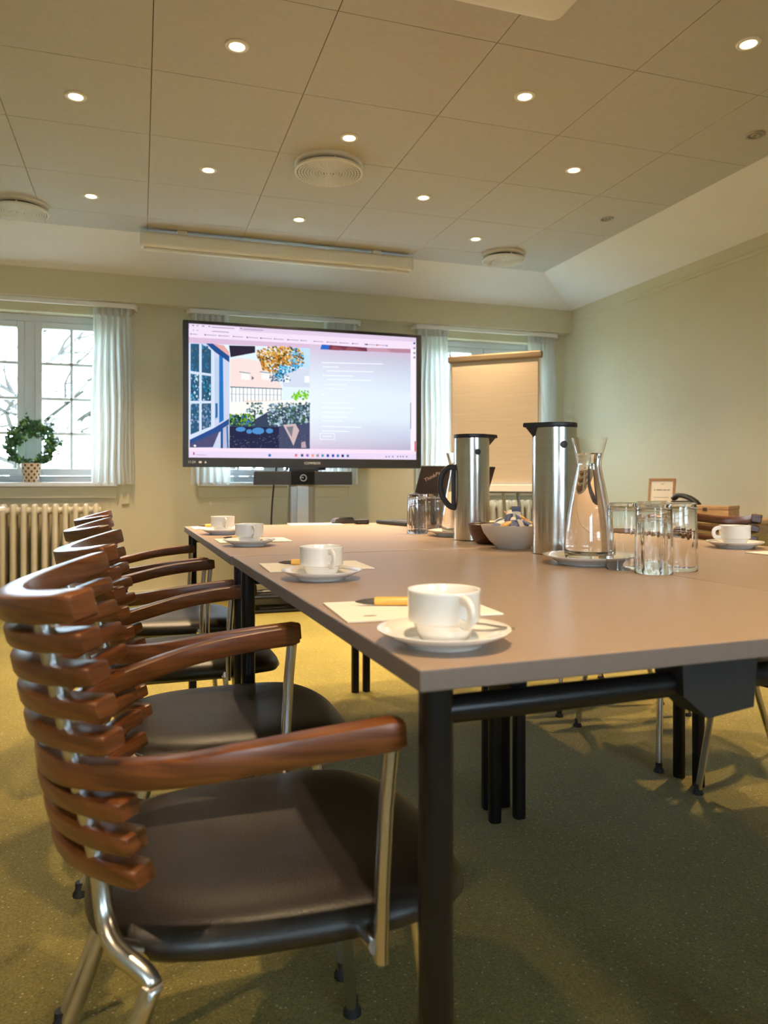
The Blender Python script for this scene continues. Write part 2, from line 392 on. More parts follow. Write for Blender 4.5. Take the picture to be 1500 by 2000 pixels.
# windows -------------------------------------------------------------
def window(name, w, z0, z1, mtx, sill=True):
    """frame at local y .10 behind the wall face (y 0), two casements of 2 x 4 panes, sill towards -y"""
    root = bpy.data.objects.new(name, None); COL.objects.link(root); struct(root); root.matrix_world = mtx
    fy0, fy1 = .10, .17; h = z1 - z0
    bm = NB(); f = .045
    box(bm, -w/2, fy0, z0, -w/2 + f, fy1, z1, .003); box(bm, w/2 - f, fy0, z0, w/2, fy1, z1, .003)
    box(bm, -w/2 + f, fy0, z0, w/2 - f, fy1, z0 + .045, .003); box(bm, -w/2 + f, fy0, z1 - .05, w/2 - f, fy1, z1, .003)
    box(bm, -.032, fy0, z0 + .045, .032, fy1, z1 - .05, .003)
    obj('window_frame', bm, M['trimwhite'], root)
    for s in (-1, 1):
        a, b = (.034, w/2 - f - .002) if s > 0 else (-w/2 + f + .002, -.034)
        c0, c1 = z0 + .047, z1 - .052; st = .046; bm = NB(); cy0, cy1 = fy0 - .012, fy1 - .02
        box(bm, a, cy0, c0, a + st, cy1, c1, .004); box(bm, b - st, cy0, c0, b, cy1, c1, .004)
        box(bm, a + st, cy0, c0, b - st, cy1, c0 + .05, .004); box(bm, a + st, cy0, c1 - .045, b - st, cy1, c1, .004)
        cas = obj('casement', bm, M['trimwhite'], root)
        gx0, gx1, gz0, gz1 = a + st, b - st, c0 + .05, c1 - .045; mw = .010
        gm = (gx0 + gx1) / 2
        bm = NB(); box(bm, gm - mw, cy0 + .008, gz0, gm + mw, cy1 - .008, gz1, .003); obj('muntin', bm, M['trimwhite'], cas)
        for k in range(1, 4):
            z = gz0 + (gz1 - gz0) * k / 4
            bm = NB(); box(bm, gx0, cy0 + .008, z - mw, gx1, cy1 - .008, z + mw, .003); obj('muntin', bm, M['trimwhite'], cas)
        for ix in range(2):
            for k in range(4):
                za = gz0 + (gz1 - gz0) * k / 4; zb = gz0 + (gz1 - gz0) * (k + 1) / 4
                xa, xb = (gx0, gm) if ix == 0 else (gm, gx1)
                bm = NB(); box(bm, xa, .128, za, xb, .131, zb); obj('pane', bm, M['pane'], cas)
        if s > 0:
            bm = NB(); box(bm, a + .012, cy0 - .012, z0 + .33, a + .034, cy0, z0 + .37, .003); tube(bm, [(a + .023, cy0 - .016, z0 + .35), (a - .03, cy0 - .02, z0 + .345)], .006, 8)
            obj('window_catch', bm, M['alu'], cas)
    if sill:
        bm = NB(); box(bm, -w/2 - .03, -.065, z0 - .030, w/2 + .03, .10, z0, .006); obj('window_sill', bm, M['trimwhite'], root)
        bm = NB(); box(bm, -w/2 - .02, -.022, z0 - .11, w/2 + .02, -.001, z0 - .031, .004); obj('sill_apron', bm, M['wall'], root)
    return root
for c, i in WIN: window('window_%d' % i, WW, WZ0, WZ1, Matrix.Translation((c, YB, 0)))
for k, xc in enumerate((-.9, 1.6)): window('window_%d' % (4 + k), 1.2, .9, 2.07, Matrix.Translation((xc, YF, 0)) @ Matrix.Rotation(PI, 4, 'Z'))

# curtains and rails ---------------------------------------------------
def curtain(label, x0, x1, y, ztop, zbot, seed, folds):
    rnd = random.Random(seed); bm = NB(); nx, nz = 84, 16; ph = rnd.random() * 6
    grid = []
    for j in range(nz + 1):
        t = j / nz; z = ztop + (zbot - ztop) * t; row = []
        for i in range(nx + 1):
            u = i / nx; mid = (x0 + x1) / 2
            flare = 0.90 + 0.10 * min(1, t * 1.4)
            x = mid + (x0 + (x1 - x0) * u - mid) * flare
            amp = .011 + .016 * min(1, t * 2.5)
            yy = y + amp * math.sin(2*PI*folds*u + ph + .5 * math.sin(3*u + seed)) + .005 * math.sin(2*PI*folds*2.3*u + seed + t)
            row.append(bm.verts.new((x + .004 * math.sin(9*t + 5*u), yy, z)))
        grid.append(row)
    for j in range(nz):
        for i in range(nx): bm.faces.new((grid[j][i], grid[j][i+1], grid[j+1][i+1], grid[j+1][i]))
    o = obj('curtain', bm, M['curtain'], smooth=180)
    # pleat tape along the head, hem along the foot
    bm = NB(); sweep(bm, [grid_p for grid_p in [(x0 + (x1-x0)*(.05+.9*k/30), y + .013*math.sin(2*PI*folds*k/30 + ph) - .002, ztop + .004) for k in range(31)]], rrect(.006, .05, .002, 1))
    obj('heading_tape', bm, M['curtain'], o)
    return tag(o, label, 'curtain', 'white curtains at the back windows')
names = ['left window above the radiator', 'middle window behind the big screen', 'right window behind the flipchart']
for (c, i), nm in zip([(-.67, 1), (.97, 2), (2.70, 3)], names):
    curtain('white pleated curtain at the right side of the ' + nm, c + .345, c + .625, 5.555, 2.083, .885, i * 3 + 1, 6)
    if i > 1: curtain('white pleated curtain at the left side of the ' + nm, c - .625, c - .345, 5.555, 2.083, .885, i * 3 + 2, 6)
    r = thing('curtain_rail', 'white curtain rail with rounded ends above the ' + nm, 'curtain rail', (c, 5.555, 2.13), 0, 'curtain rails under the beam')
    pts = [(-.645, .062, 0), (-.645, .02, 0), (-.628, -.012, 0), (-.59, -.02, 0), (.59, -.02, 0), (.628, -.012, 0), (.645, .02, 0), (.645, .062, 0)]
    bm = NB(); sweep(bm, pts, rrect(.016, .034, .004)); obj('rail', bm, M['lacquer'], r)
    for s in (-.4, 0, .4):
        bm = NB(); box(bm, s - .012, -.014, .010, s + .012, .064, .019, .001); obj('bracket', bm, M['lacquer'], r)

# radiators --------------------------------------------------------------
def radiator(label, x0, n, y, ztop, pitch=.0635):
    r = thing('radiator', label, 'radiator', (x0, y, 0), 0, 'column radiators under the windows')
    bm = NB(); h0 = .13
    for s in (-.045, .045):                       # front and back column of one section
        rings = []
        for z, kx, ky in ((h0, .4, .5), (h0 + .012, .8, .8), (h0 + .05, 1, 1), (ztop - .06, 1, 1), (ztop - .02, .95, .95), (ztop - .006, .7, .75), (ztop, .35, .4)):
            rings.append([(a * kx, s + b * ky, z) for a, b in rrect(.034, .062, .014)])
        loft(bm, rings)
    for z in (h0 + .045, ztop - .045):
        sweep(bm, [(-pitch/2, 0, z), (-.02, 0, z), (0, 0, z), (.02, 0, z), (pitch/2, 0, z)], circ(.030, 12), (0, 0, 1), [.75, .85, 1.25, .85, .75])
    first = obj('section', bm, M['radiator'], r, (pitch/2, 0, 0), smooth=50); me = first.data
    for k in range(1, n): obj('section', me, None, r, (pitch/2 + pitch * k, 0, 0))
    for x in (.06, n * pitch - .06):
        bm = NB(); box(bm, x - .014, -.04, FZ, x + .014, .04, h0 + .01, .004); obj('foot', bm, M['radiator'], r)
    bm = NB(); tube(bm, [(n*pitch, 0, .175), (n*pitch + .035, 0, .175), (n*pitch + .05, 0, .16), (n*pitch + .05, 0, FZ)], .010, 8); obj('pipe', bm, M['radiator'], r)
    return settle(r)
radiator('cream column radiator under the left window with the ivy plant', -1.27, 16, 5.475, .755)
radiator('cream column radiator under the right window behind the flipchart', 2.20, 16, 5.475, .755)
p = aty(245, 976, YB)
bm = NB(); box(bm, -.026, -.018, -.034, .026, -.001, .034, .002); box(bm, -.019, -.021, -.027, .019, -.018, .027, .001)
tag(obj('junction_box', bm, M['wall'], None, (p.x, YB, p.z)), 'small painted junction box on the wall beside the left window sill', 'junction box')

# ------------------------------------------------------------------ tables
TT, TH = .73, .021
def folding_table(label, org, rz, Wd, Ln, ri=.028, li=.028, grp='folding meeting tables pushed together'):
    t = thing('folding_table', label, 'table', (org[0], org[1], 0), math.radians(rz), grp)
    g = .0008
    bm = NB(); box(bm, g, g, TT - TH, Wd - g, Ln - g, TT, .0018, 2)
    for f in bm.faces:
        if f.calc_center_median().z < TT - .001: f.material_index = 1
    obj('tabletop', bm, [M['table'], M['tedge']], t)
    ins = .028
    for ix in (0, 1):
        for iy in (0, 1):
            x = li if ix == 0 else Wd - ri; y = ins if iy == 0 else Ln - ins - .015
            bm = NB(); sweep(bm, [(x, y, FZ), (x, y, TT - TH)], rrect(.030, .030, .010, 3), (0, 1, 0)); obj('leg', bm, M['black'], t, smooth=40)
    for iy in (0, 1):
        y = ins if iy == 0 else Ln - ins - .015; mx_ = Wd / 2
        for a, b in ((li, mx_ - .050), (mx_ + .050, Wd - ri)):
            bm = NB(); tube(bm, [(a, y, TT - TH - .026), (b, y, TT - TH - .026)], .0135, 14); obj('end_rail', bm, M['black'], t, smooth=60)
        bm = NB(); prism(bm, [(mx_ - .052, TT - TH), (mx_ + .050, TT - TH), (mx_ + .045, TT - TH - .054), (mx_ - .018, TT - TH - .060), (mx_ - .050, TT - TH - .034)], y - .022, y + .022)
        obj('hinge_housing', bm, M['blackplastic'], t)
    for x in (ins + .10, Wd - .128):
        bm = NB(); box(bm, x - .010, ins + .016, TT - TH - .03, x + .010, Ln - ins - .016, TT - TH, .002); obj('side_rail', bm, M['black'], t)
    return settle(t)
RA, RB = 2.0, 1.7
A0 = (.240, .634); B0 = (.197, 1.752)
W1, W2_, L1, L2 = .705, .672, 1.110, 1.235
ca, sa = math.cos(math.radians(RA)), math.sin(math.radians(RA)); cb, sb = math.cos(math.radians(RB)), math.sin(math.radians(RB))
folding_table('taupe folding table at the front left with the nearest coffee cup', A0, RA, W1, L1, .052)
folding_table('taupe folding table at the front right beyond the long seam', (A0[0] + W1*ca, A0[1] + W1*sa), RA, W2_, L1, .075, .018)
folding_table('taupe folding table at the back left carrying the laptop', B0, RB, W1, L2)
folding_table('taupe folding table at the back right, far end by the flipchart', (B0[0] + W1*cb, B0[1] + W1*sb), RB, W2_, L2, .075, .020)

# ------------------------------------------------------------------ chairs
def make_chair(label, grp):
    """faces +x; wooden ribs across two raked steel posts, arms grow out of the sixth rib"""
    c = thing('armchair', label, 'chair', (0, 0, 0), 0, grp)
    def ring(z, inset, n=56):
        out = []
        for k in range(n):
            a = 2*PI*k/n; ca_, sa_ = math.cos(a), math.sin(a); e = 2 / 3.2
            X = .163 + (.222 - inset) * math.copysign(abs(ca_)**e, ca_)
            wy = .203 + .010 * (X - .163) / .222
            Y = (wy - inset) * math.copysign(abs(sa_)**e, sa_)
            out.append((X, Y, z))
        return out
    def dish(r, k):                                # saddle: lower in the middle, front edge rolls down
        return [(x, y, z - k * (1 - min(1, (y / .21)**2)) * .008 - max(0, x - .28)**2 * 1.4) for x, y, z in r]
    bm = NB()
    loft(bm, [dish(ring(.420, .050), 0), dish(ring(.418, .022), 0), dish(ring(.424, .006), 0), dish(ring(.434, 0), 0), dish(ring(.444, .004), 0), dish(ring(.453, .013), .05), dish(ring(.4595, .027), .2), dish(ring(.464, .046), .45),
              dish(ring(.467, .070), .7), dish(ring(.467, .12), 1), dish(ring(.465, .165), 1), dish(ring(.464, .195), 1)])
    obj('seat', bm, M['leather'], c, smooth=60)
    NR = 9; half = .200; bulge = .085; TILT = .22
    def rib_z(k): return .786 - k * .0324          # height of the rib ends
    def rib_x(z): return -.137 + (.786 - z) * .21
    for k in range(NR):
        if k == 5: continue
        z = rib_z(k); xc = rib_x(z); n = 18; path = []
        for i in range(n + 1):
            y = -half + 2 * half * i / n; b_ = bulge * (abs(y) / half)**1.9
            path.append(Vector((xc + b_, y, z - (bulge - b_) * TILT)))
        th, hh = (.031, .028) if k == 0 else (.027, .0200)
        e0 = path[0] + (path[0] - path[1]).normalized() * .004; e1 = path[-1] + (path[-1] - path[-2]).normalized() * .004
        bm = NB(); sweep(bm, [e0] + path + [e1], rrect(th, hh, .0035, 2), (-TILT, 0, 1), [.80] + [1.0] * (n + 1) + [.80]); obj('rib', bm, M['wood'], c, smooth=40)
    z = rib_z(5) - .003; xc = rib_x(z)
    half_path = [(xc, 0, z - .020), (xc + .0165, .085, z - .016), (xc + .0545, .158, z - .007), (xc + .128, .212, z + .005), (.10, .237, z + .018), (.18, .247, z + .027), (.248, .250, z + .032)]
    hp = catmull(half_path, 6)
    path = [Vector((p_.x, -p_.y, p_.z)) for p_ in hp[::-1]] + hp[1:]
    n = len(path); sc = [1 + .14 * min(1, max(0, abs(i - (n-1)/2) / (n/2) - .35) / .65) for i in range(n)]
    sc[0] = sc[-1] = .9
    bm = NB(); sweep(bm, path, rrect(.024, .0265, .0035, 2), (0, 0, 1), sc); obj('armrest', bm, M['wood'], c, smooth=40)
    FOOT = [(0, FZ), (.015, FZ), (.015, FZ + .006), (.010, FZ + .014), (.010, FZ + .028), (0, FZ + .028)]
    for s in (-1, 1):
        pts = [(-.094, s * .140, .780), (-.082, s * .140, .722), (-.059, s * .140, .611), (-.039, s * .142, .515), (-.033, s * .152, .468), (-.022, s * .176, .447), (.004, s * .196, .430), (.011, s * .203, .418), (.003, s * .205, .402), (-.060, s * .203, .215), (-.122, s * .200, FZ + .012)]
        bm = NB(); tube(bm, pts, .0098, 10, 3); leg = obj('rear_leg', bm, M['chrome'], c, smooth=60)
        lathe_bm = NB(); lathe(lathe_bm, FOOT, 12, (-.124, s * .200, 0)); obj('foot_cap', lathe_bm, M['rubber'], leg, smooth=40)
        bm = NB(); tube(bm, [(.290, s * .178, .424), (.329, s * .217, FZ + .012)], .0095, 10); leg = obj('front_leg', bm, M['chrome'], c, smooth=60)
        lathe_bm = NB(); lathe(lathe_bm, FOOT, 12, (.330, s * .218, 0)); obj('foot_cap', lathe_bm, M['rubber'], leg, smooth=40)
        bm = NB(); sweep(bm, [(.226, s * .246, .428), (.227, s * .247, .50), (.231, s * .248, .58), (.237, s * .249, .645)], rrect(.019, .013, .005), (1, 0, 0)); obj('arm_post', bm, M['chrome'], c, smooth=50)
        bm = NB(); tube(bm, [(.222, s * .243, .440), (.222, s * .14, .416)], .008, 8); obj('arm_bracket', bm, M['chrome'], c, smooth=60)
        bm = NB(); tube(bm, [(-.022, s * .174, .447), (.03, s * .15, .416), (.290, s * .15, .416), (.292, s * .178, .422)], .009, 8); obj('seat_rail', bm, M['chrome'], c, smooth=60)
    bm = NB(); tube(bm, [(.275, -.16, .414), (.275, .16, .414)], .009, 8); obj('cross_rail', bm, M['chrome'], c, smooth=60)
    return settle(c)
gl_, gr_ = 'wooden rib-back armchairs on the left side', 'wooden rib-back armchairs on the right side'
ch = make_chair('red-brown rib-back armchair nearest the camera, black leather seat wholly in view', gl_)
ch.location = (-.002, .950, FZ); ch.rotation_euler.z = math.radians(0.5)
for x, y, rz, lab, g in [
    (.005, 1.481, 0, 'red-brown rib-back armchair second from the camera on the left side', gl_),
    (-.031, 2.062, 1, 'red-brown rib-back armchair third from the camera on the left side', gl_),
    (-.051, 2.625, 1, 'red-brown rib-back armchair farthest from the camera on the left side', gl_),
    (1.795, 2.085, 180, 'rib-back armchair on the right side whose ribs show behind the right-hand cup', gr_),
    (1.795, 2.635, 179.5, 'rib-back armchair on the right side at the far end, behind the carafe and glasses', gr_),
    (1.795, 1.485, 180, 'rib-back armchair on the right side of which only a front leg shows below the table', gr_)]:
    o = copy_tree(ch); o.location = (x, y, FZ); o.rotation_euler.z = math.radians(rz); o['label'] = lab; o['group'] = g

# ------------------------------------------------------------------ big screen on its stand
TVY = 5.05; TL, TR, TB, TT_ = .264, 1.919, 1.000, 1.957
tvc = ((TL + TR) / 2, TVY)
tv = thing('display_screen', 'large black-framed presentation screen on a stand showing a web page', 'screen', (tvc[0], TVY, 0))
W2 = (TR - TL) / 2
bm = NB(); box(bm, -W2, 0, TB, W2, .055, TT_, .006); obj('housing', bm, M['blackplastic'], tv)
bm = NB(); bz = .012; sx0, sx1, sz0, sz1 = -W2 + .036, W2 - .036, TB + .062, TT_ - .020
for a in ((-W2, TB, sx0, TT_), (sx1, TB, W2, TT_), (sx0, TB, sx1, sz0), (sx0, sz1, sx1, TT_)):
    box(bm, a[0], -bz, a[1], a[2], .0, a[3], .002)
obj('bezel', bm, M['blackplastic'], tv)
# the picture: coloured faces on the lit panel; coordinates traced in a 1500-wide enlargement of the screen
def su(x, y):
    u = (x - 80) / 1282.0; yt = 133 + 99 * u; yb = 915 + 20 * u
    v = (yb - y) / (yb - yt)
    return sx0 + (sx1 - sx0) * clip(u, 0, 1), sz0 + (sz1 - sz0) * clip(v, 0, 1)
bm = NB(); cl = bm.loops.layers.float_color.new('picture'); layer = [0]
def lin(c): return tuple(((v/255 + .055) / 1.055)**2.4 if v > 10 else v / 255 / 12.92 for v in c)
def pic(pts, col, cols=None, lift=1):
    layer[0] += 1; y = -.0012 - layer[0] * .0000016
    vv = []
    for x_, y_ in pts:
        a, b = su(x_, y_); vv.append(bm.verts.new((a, y, b)))
    try: f = bm.faces.new(vv)
    except ValueError: return
    for k, l in enumerate(f.loops):
        c_ = lin(cols[k] if cols else col); l[cl] = (*[q * (1.0 if max(c_) < .8 else 1.06) for q in c_], 1)
def rect(x0, y0, x1, y1, col, sl=.077):
    """level strip on the panel: follows the slope the panel has in the enlargement"""
    def s(x, y):
        u = (x - 80) / 1282.0; v = (y - 133) / 782.0
        return y + (99 * (1 - v) + 20 * v) * u
    pic([(x0, s(x0, y0)), (x1, s(x1, y0)), (x1, s(x1, y1)), (x0, s(x0, y1))], col)
def P(x, y): return (x, y)
rnd = random.Random(3)
rect(80, 133, 1362, 915, (243, 226, 246))
rect(80, 133, 1362, 160, (226, 206, 232)); rect(86, 137, 345, 160, (240, 226, 246))
rect(80, 213, 1330, 250, (226, 196, 224)); rect(80, 858, 1362, 878, (250, 226, 244)); rect(80, 878, 1362, 915, (236, 218, 246))
for x, wd, yy, c in [(98, 10, 141, (90, 90, 120)), (120, 10, 141, (150, 140, 160)), (148, 14, 141, (120, 110, 130)), (182, 10, 141, (100, 90, 120)), (200, 120, 144, (170, 150, 180)), (350, 10, 141, (110, 100, 130)), (365, 110, 144, (176, 156, 186)),
                    (200, 90, 168, (180, 164, 190)), (100, 8, 168, (170, 160, 190)), (122, 8, 168, (170, 160, 190))]:
    rect(x, yy, x + wd, yy + 5, c)
for k in range(15): rect(95 + k * 74, 192, 95 + k * 74 + rnd.choice((30, 48, 56)), 196, (176, 156, 184)); rect(88 + k * 74, 190, 94 + k * 74, 198, rnd.choice([(60, 60, 90), (200, 120, 120), (150, 140, 170)]))
for k, c in enumerate([(40, 60, 140), (200, 120, 60), (150, 150, 180)]): rect(1058 + k * 60, 190, 1067 + k * 60, 199, c)
# web page, right column: pale blue-grey gradient, text lines, a button
cA, cB, cC, cD = (220, 200, 224), (204, 192, 222), (228, 242, 252), (214, 206, 230)
ys_ = [(262, (222, 200, 226), (216, 190, 216)), (330, (218, 212, 232), (206, 206, 228)), (450, (226, 236, 248), (216, 226, 244)), (560, (234, 244, 253), (228, 240, 252)), (680, (234, 244, 253), (224, 238, 250)), (790, (226, 226, 242), (204, 208, 232)), (868, (222, 204, 228), (196, 186, 214))]
for (ya, la, ra), (yb_, lb, rb) in zip(ys_, ys_[1:]):
    def s2(x, y): u = (x - 80) / 1282.0; v = (y - 133) / 782.0; return y - 45 * 0 + (99 * (1 - v) + 20 * v) * (u - .5)
    pic([(730, s2(730, ya)), (1328, s2(1328, ya)), (1328, s2(1328, yb_)), (730, s2(730, yb_))], None, [la, ra, rb, lb])
pic([(800, 262), (1062, 284), (1066, 306), (792, 290)], (120, 60, 84)); pic([(800, 262), (845, 266), (838, 293), (792, 290)], (50, 110, 210))
pic([(870, 268), (930, 290), (900, 298), (850, 294)], (150, 78, 92)); pic([(960, 276), (1040, 300), (1000, 302), (930, 296)], (156, 84, 96))
pic([(1062, 284), (1328, 296), (1328, 320), (1066, 306)], (206, 160, 180)); pic([(1180, 290), (1328, 296), (1328, 320), (1210, 314)], (190, 140, 160))
for x, y, wd in [(800, 368, 360), (806, 392, 90), (830, 416, 270), (806, 442, 180), (830, 466, 260), (815, 494, 130), (820, 520, 110), (796, 552, 22), (806, 600, 160), (800, 628, 190), (800, 655, 170), (800, 682, 150), (800, 705, 120), (800, 738, 230), (800, 764, 160)]:
    sl = .035; pic([(x, y - 3), (x + wd, y - 3 + sl * wd), (x + wd, y + 2 + sl * wd), (x, y + 2)], (246, 251, 255))
for a in ((790, 776, 874, 779), (790, 811, 874, 814), (790, 776, 793, 814), (872, 776, 875, 814), (806, 793, 858, 797)):
    pic([(a[0], a[1]), (a[2], a[1] + 2), (a[2], a[3] + 2), (a[0], a[3])], (250, 252, 255))
pic([(1328, 296), (1362, 300), (1360, 890), (1328, 884)], (250, 240, 252)); pic([(1326, 604), (1330, 604), (1330, 758), (1326, 758)], (110, 120, 130)); pic([(1352, 828), (1360, 828), (1360, 888), (1352, 888)], (235, 60, 90))
for y in (258, 286, 314, 340): pic([(1345, y), (1357, y), (1357, y + 11), (1345, y + 11)], (70, 90, 160) if y == 258 else (150, 150, 180))
for k, c in enumerate([(40, 120, 190), (228, 130, 110), (60, 80, 130), (150, 110, 190), (240, 160, 120), (160, 150, 150), (70, 160, 190), (40, 80, 160), (30, 80, 170), (50, 130, 190), (30, 50, 120), (80, 120, 160)]):
    x = [502, 648, 682, 712, 742, 770, 798, 828, 858, 886, 914, 944][k]
    pic([(x, 897 + k * .5), (x + 14, 897 + k * .5), (x + 14, 912 + k * .5), (x, 912 + k * .5)], c)
for x in (1175, 1192, 1215, 1245, 1262, 1278, 1300): pic([(x, 913), (x + 8, 913), (x + 8, 920), (x, 920)], (120, 120, 160))
pic([(104, 884), (110, 884), (110, 900), (104, 900)], (160, 50, 70)); pic([(118, 898), (170, 900), (170, 903), (118, 901)], (190, 160, 190))
# web page, the photograph: half-timbered house, garden, white farm building, autumn tree
pic([(85, 247), (732, 283), (730, 868), (85, 857)], (228, 244, 252))
pic([(640, 278), (732, 283), (732, 400), (640, 390)], (196, 228, 248))
pic([(296, 345), (350, 336), (440, 352), (500, 400), (560, 470), (578, 520), (296, 506)], (250, 226, 222))            # tiled roof
pic([(575, 440), (640, 400), (732, 398), (732, 512), (585, 506)], (214, 222, 240)); pic([(590, 450), (618, 450), (618, 482), (590, 480)], (246, 248, 252)); pic([(702, 444), (730, 444), (730, 484), (702, 482)], (246, 248, 252))
for x in (345, 455):
    pic([(x, 415), (x + 60, 424), (x + 60, 428), (x, 420)], (90, 150, 170)); pic([(x + 10, 424), (x + 56, 430), (x + 56, 466), (x + 10, 462)], (252, 246, 246)); pic([(x + 66, 440), (x + 80, 454), (x + 66, 468)], (120, 120, 140))
pic([(296, 506), (578, 520), (578, 592), (296, 594)], (252, 253, 254))
pic([(296, 502), (578, 516), (578, 521), (296, 508)], (60, 110, 130))
for k in range(14): x = 304 + k * 20.5; pic([(x, 508 + k * .9), (x + 3, 508 + k * .9), (x + 3, 592), (x, 592)], (120, 150, 165) if k % 3 else (60, 80, 100))
pic([(296, 545), (570, 552), (570, 555), (296, 548)], (170, 190, 200)); pic([(372, 588), (560, 584), (560, 592), (372, 595)], (236, 170, 130))
pic([(296, 594), (732, 580), (732, 640), (296, 680)], (252, 250, 244))
for k in range(620):                                     # autumn tree
    a = rnd.random() * 2 * PI; q = rnd.random()**.6
    x = 565 + 140 * q * math.cos(a) + rnd.uniform(-12, 12); y = 345 + 82 * q * math.sin(a) + .25 * (x - 565) * 0
    if x < 415 + (y - 262) * .4 or y < 272 or x > 715: continue
    if y > 330 + (x - 350) * .55 + 40 and x < 540: continue
    blue = (x > 560 and y > 380) or (x > 620 and rnd.random() < .45)
    c = rnd.choice([(40, 130, 190), (70, 170, 220), (120, 200, 235), (30, 80, 110)]) if blue else rnd.choice([(196, 142, 50), (226, 170, 70), (150, 110, 40), (90, 80, 34), (240, 200, 110), (206, 120, 50)])
    r_ = rnd.uniform(4, 9); pic([(x - r_, y - r_ * .6), (x + r_ * .3, y - r_), (x + r_, y + r_ * .5), (x - r_ * .2, y + r_)], c)
for k in range(90):
    x = 560 + rnd.gauss(0, 22); y = 425 + rnd.random() * 50; r_ = rnd.uniform(3, 7)
    pic([(x - r_, y), (x, y - r_), (x + r_, y), (x, y + r_)], rnd.choice([(30, 110, 150), (60, 150, 200), (30, 70, 70), (120, 200, 230)]))
pic([(290, 263), (430, 268), (430, 306), (298, 332)], (52, 44, 62))                                                     # eaves
for k in range(70):
    x = rnd.uniform(632, 728); y = 555 + rnd.gauss(0, 13); r_ = rnd.uniform(4, 9)
    pic([(x - r_, y), (x, y - r_), (x + r_, y), (x, y + r_)], rnd.choice([(130, 210, 40), (160, 230, 70), (90, 170, 40)]))
pic([(292, 660), (420, 700), (500, 650), (620, 615), (732, 610), (730, 868), (292, 862)], (62, 74, 98))                  # shaded bed
for k in range(620):
    x = rnd.uniform(380, 730); y = 600 + rnd.random() * 135
    if x < 500 and not (abs(x - 428) < 42 and y < 665): continue
    r_ = rnd.uniform(3, 9)
    pic([(x - r_, y), (x, y - r_), (x + r_, y + 2), (x, y + r_)], rnd.choice([(120, 150, 170), (90, 120, 130), (60, 90, 80), (160, 190, 205), (200, 220, 235), (80, 120, 70)]))
pic([(424, 650), (432, 650), (430, 704), (424, 704)], (50, 60, 60))
for k in range(190):
    x = rnd.uniform(296, 424); y = rnd.uniform(664, 730); r_ = rnd.uniform(4, 9)
    pic([(x - r_, y), (x, y - r_), (x + r_, y), (x, y + r_)], rnd.choice([(120, 170, 40), (50, 100, 40), (30, 60, 50), (60, 120, 170), (160, 200, 90)]))
pic([(292, 735), (560, 742), (560, 862), (292, 862)], (44, 48, 78)); pic([(560, 742), (732, 720), (732, 868), (560, 864)], (76, 82, 112))
for x, y, a, b in [(352, 752, 27, 14), (398, 765, 16, 13), (446, 762, 34, 20), (508, 762, 20, 15)]:
    pic([(x + a * math.cos(t * PI / 5), y + b * math.sin(t * PI / 5)) for t in range(10)], (84, 150, 214))
for k in range(160):
    x = rnd.uniform(296, 726); y = rnd.uniform(785, 860); r_ = rnd.uniform(2, 6)
    pic([(x - r_, y), (x, y - r_ * .5), (x + r_, y), (x, y + r_ * .5)], rnd.choice([(60, 70, 110), (110, 110, 140), (34, 34, 56), (130, 110, 120)]))
pic([(582, 728), (650, 722), (672, 760), (640, 850), (618, 800)], (214, 190, 190)); pic([(600, 740), (640, 736), (630, 800)], (130, 130, 140)); pic([(684, 830), (706, 824), (712, 862), (684, 862)], (196, 170, 180))
pic([(85, 247), (180, 252), (292, 330), (290, 862), (85, 857)], (206, 214, 240))                                        # house wall
pic([(85, 252), (146, 254), (196, 290), (196, 740), (85, 786)], (52, 96, 128))
for k in range(260):
    x = rnd.uniform(88, 194); y = rnd.uniform(262, 745); r_ = rnd.uniform(4, 11)
    dk = y < 420
    pic([(x - r_ * .6, y), (x, y - r_), (x + r_ * .6, y), (x, y + r_)], rnd.choice([(60, 80, 84), (40, 96, 140), (90, 110, 120), (60, 140, 190)] if dk else ([(40, 120, 150), (80, 170, 210), (30, 70, 80), (190, 225, 240)] if y < 580 else [(150, 170, 200), (190, 205, 225), (110, 130, 160), (90, 140, 190)])))
for a in ([(80, 247), (90, 247), (90, 790), (80, 790)], [(134, 252), (147, 256), (147, 764), (134, 768)], [(85, 410), (200, 428), (200, 442), (85, 426)], [(85, 585), (200, 586), (200, 600), (85, 602)], [(196, 282), (214, 292), (214, 742), (196, 748)], [(85, 784), (214, 726), (214, 748), (85, 812)]):
    pic(a, (214, 228, 250))
pic([(170, 251), (205, 252), (292, 318), (292, 362), (215, 300)], (40, 84, 150)); pic([(205, 252), (262, 262), (290, 300), (290, 325)], (232, 172, 168))
pic([(238, 318), (258, 334), (262, 700), (238, 716)], (44, 120, 200)); pic([(214, 330), (236, 345), (236, 690), (216, 700)], (190, 210, 236)); pic([(218, 600), (230, 600), (230, 680), (218, 690)], (50, 110, 170))
pic([(214, 742), (290, 690), (290, 736), (240, 768), (85, 840), (85, 812)], (48, 84, 150)); pic([(85, 836), (240, 762), (205, 856), (85, 857)], (84, 84, 124))
pic([(258, 745), (290, 724), (290, 862), (258, 862)], (196, 196, 226)); pic([(246, 752), (258, 748), (258, 862), (246, 862)], (40, 90, 150)); pic([(276, 735), (284, 730), (288, 862), (280, 862)], (50, 110, 170))
pic([(104, 845), (112, 840), (120, 847), (112, 855)], (252, 252, 252))
scr = obj('lit_panel', bm, M['screen'], tv)
for body, x, z, s in (('11:24', -W2 + .055, TB + .032, .022), ('COMMBOX', 0.03, TB + .030, .022)):
    o = obj('lettering', text_mesh(body, s), M['whiteprint'], tv, (x, -bz - .0004, z), (PI/2, 0, 0))
bm = NB(); box(bm, -W2 + .100, -bz - .0008, TB + .026, -W2 + .118, -bz, TB + .038); obj('status_icon', bm, M['whiteprint'], tv)
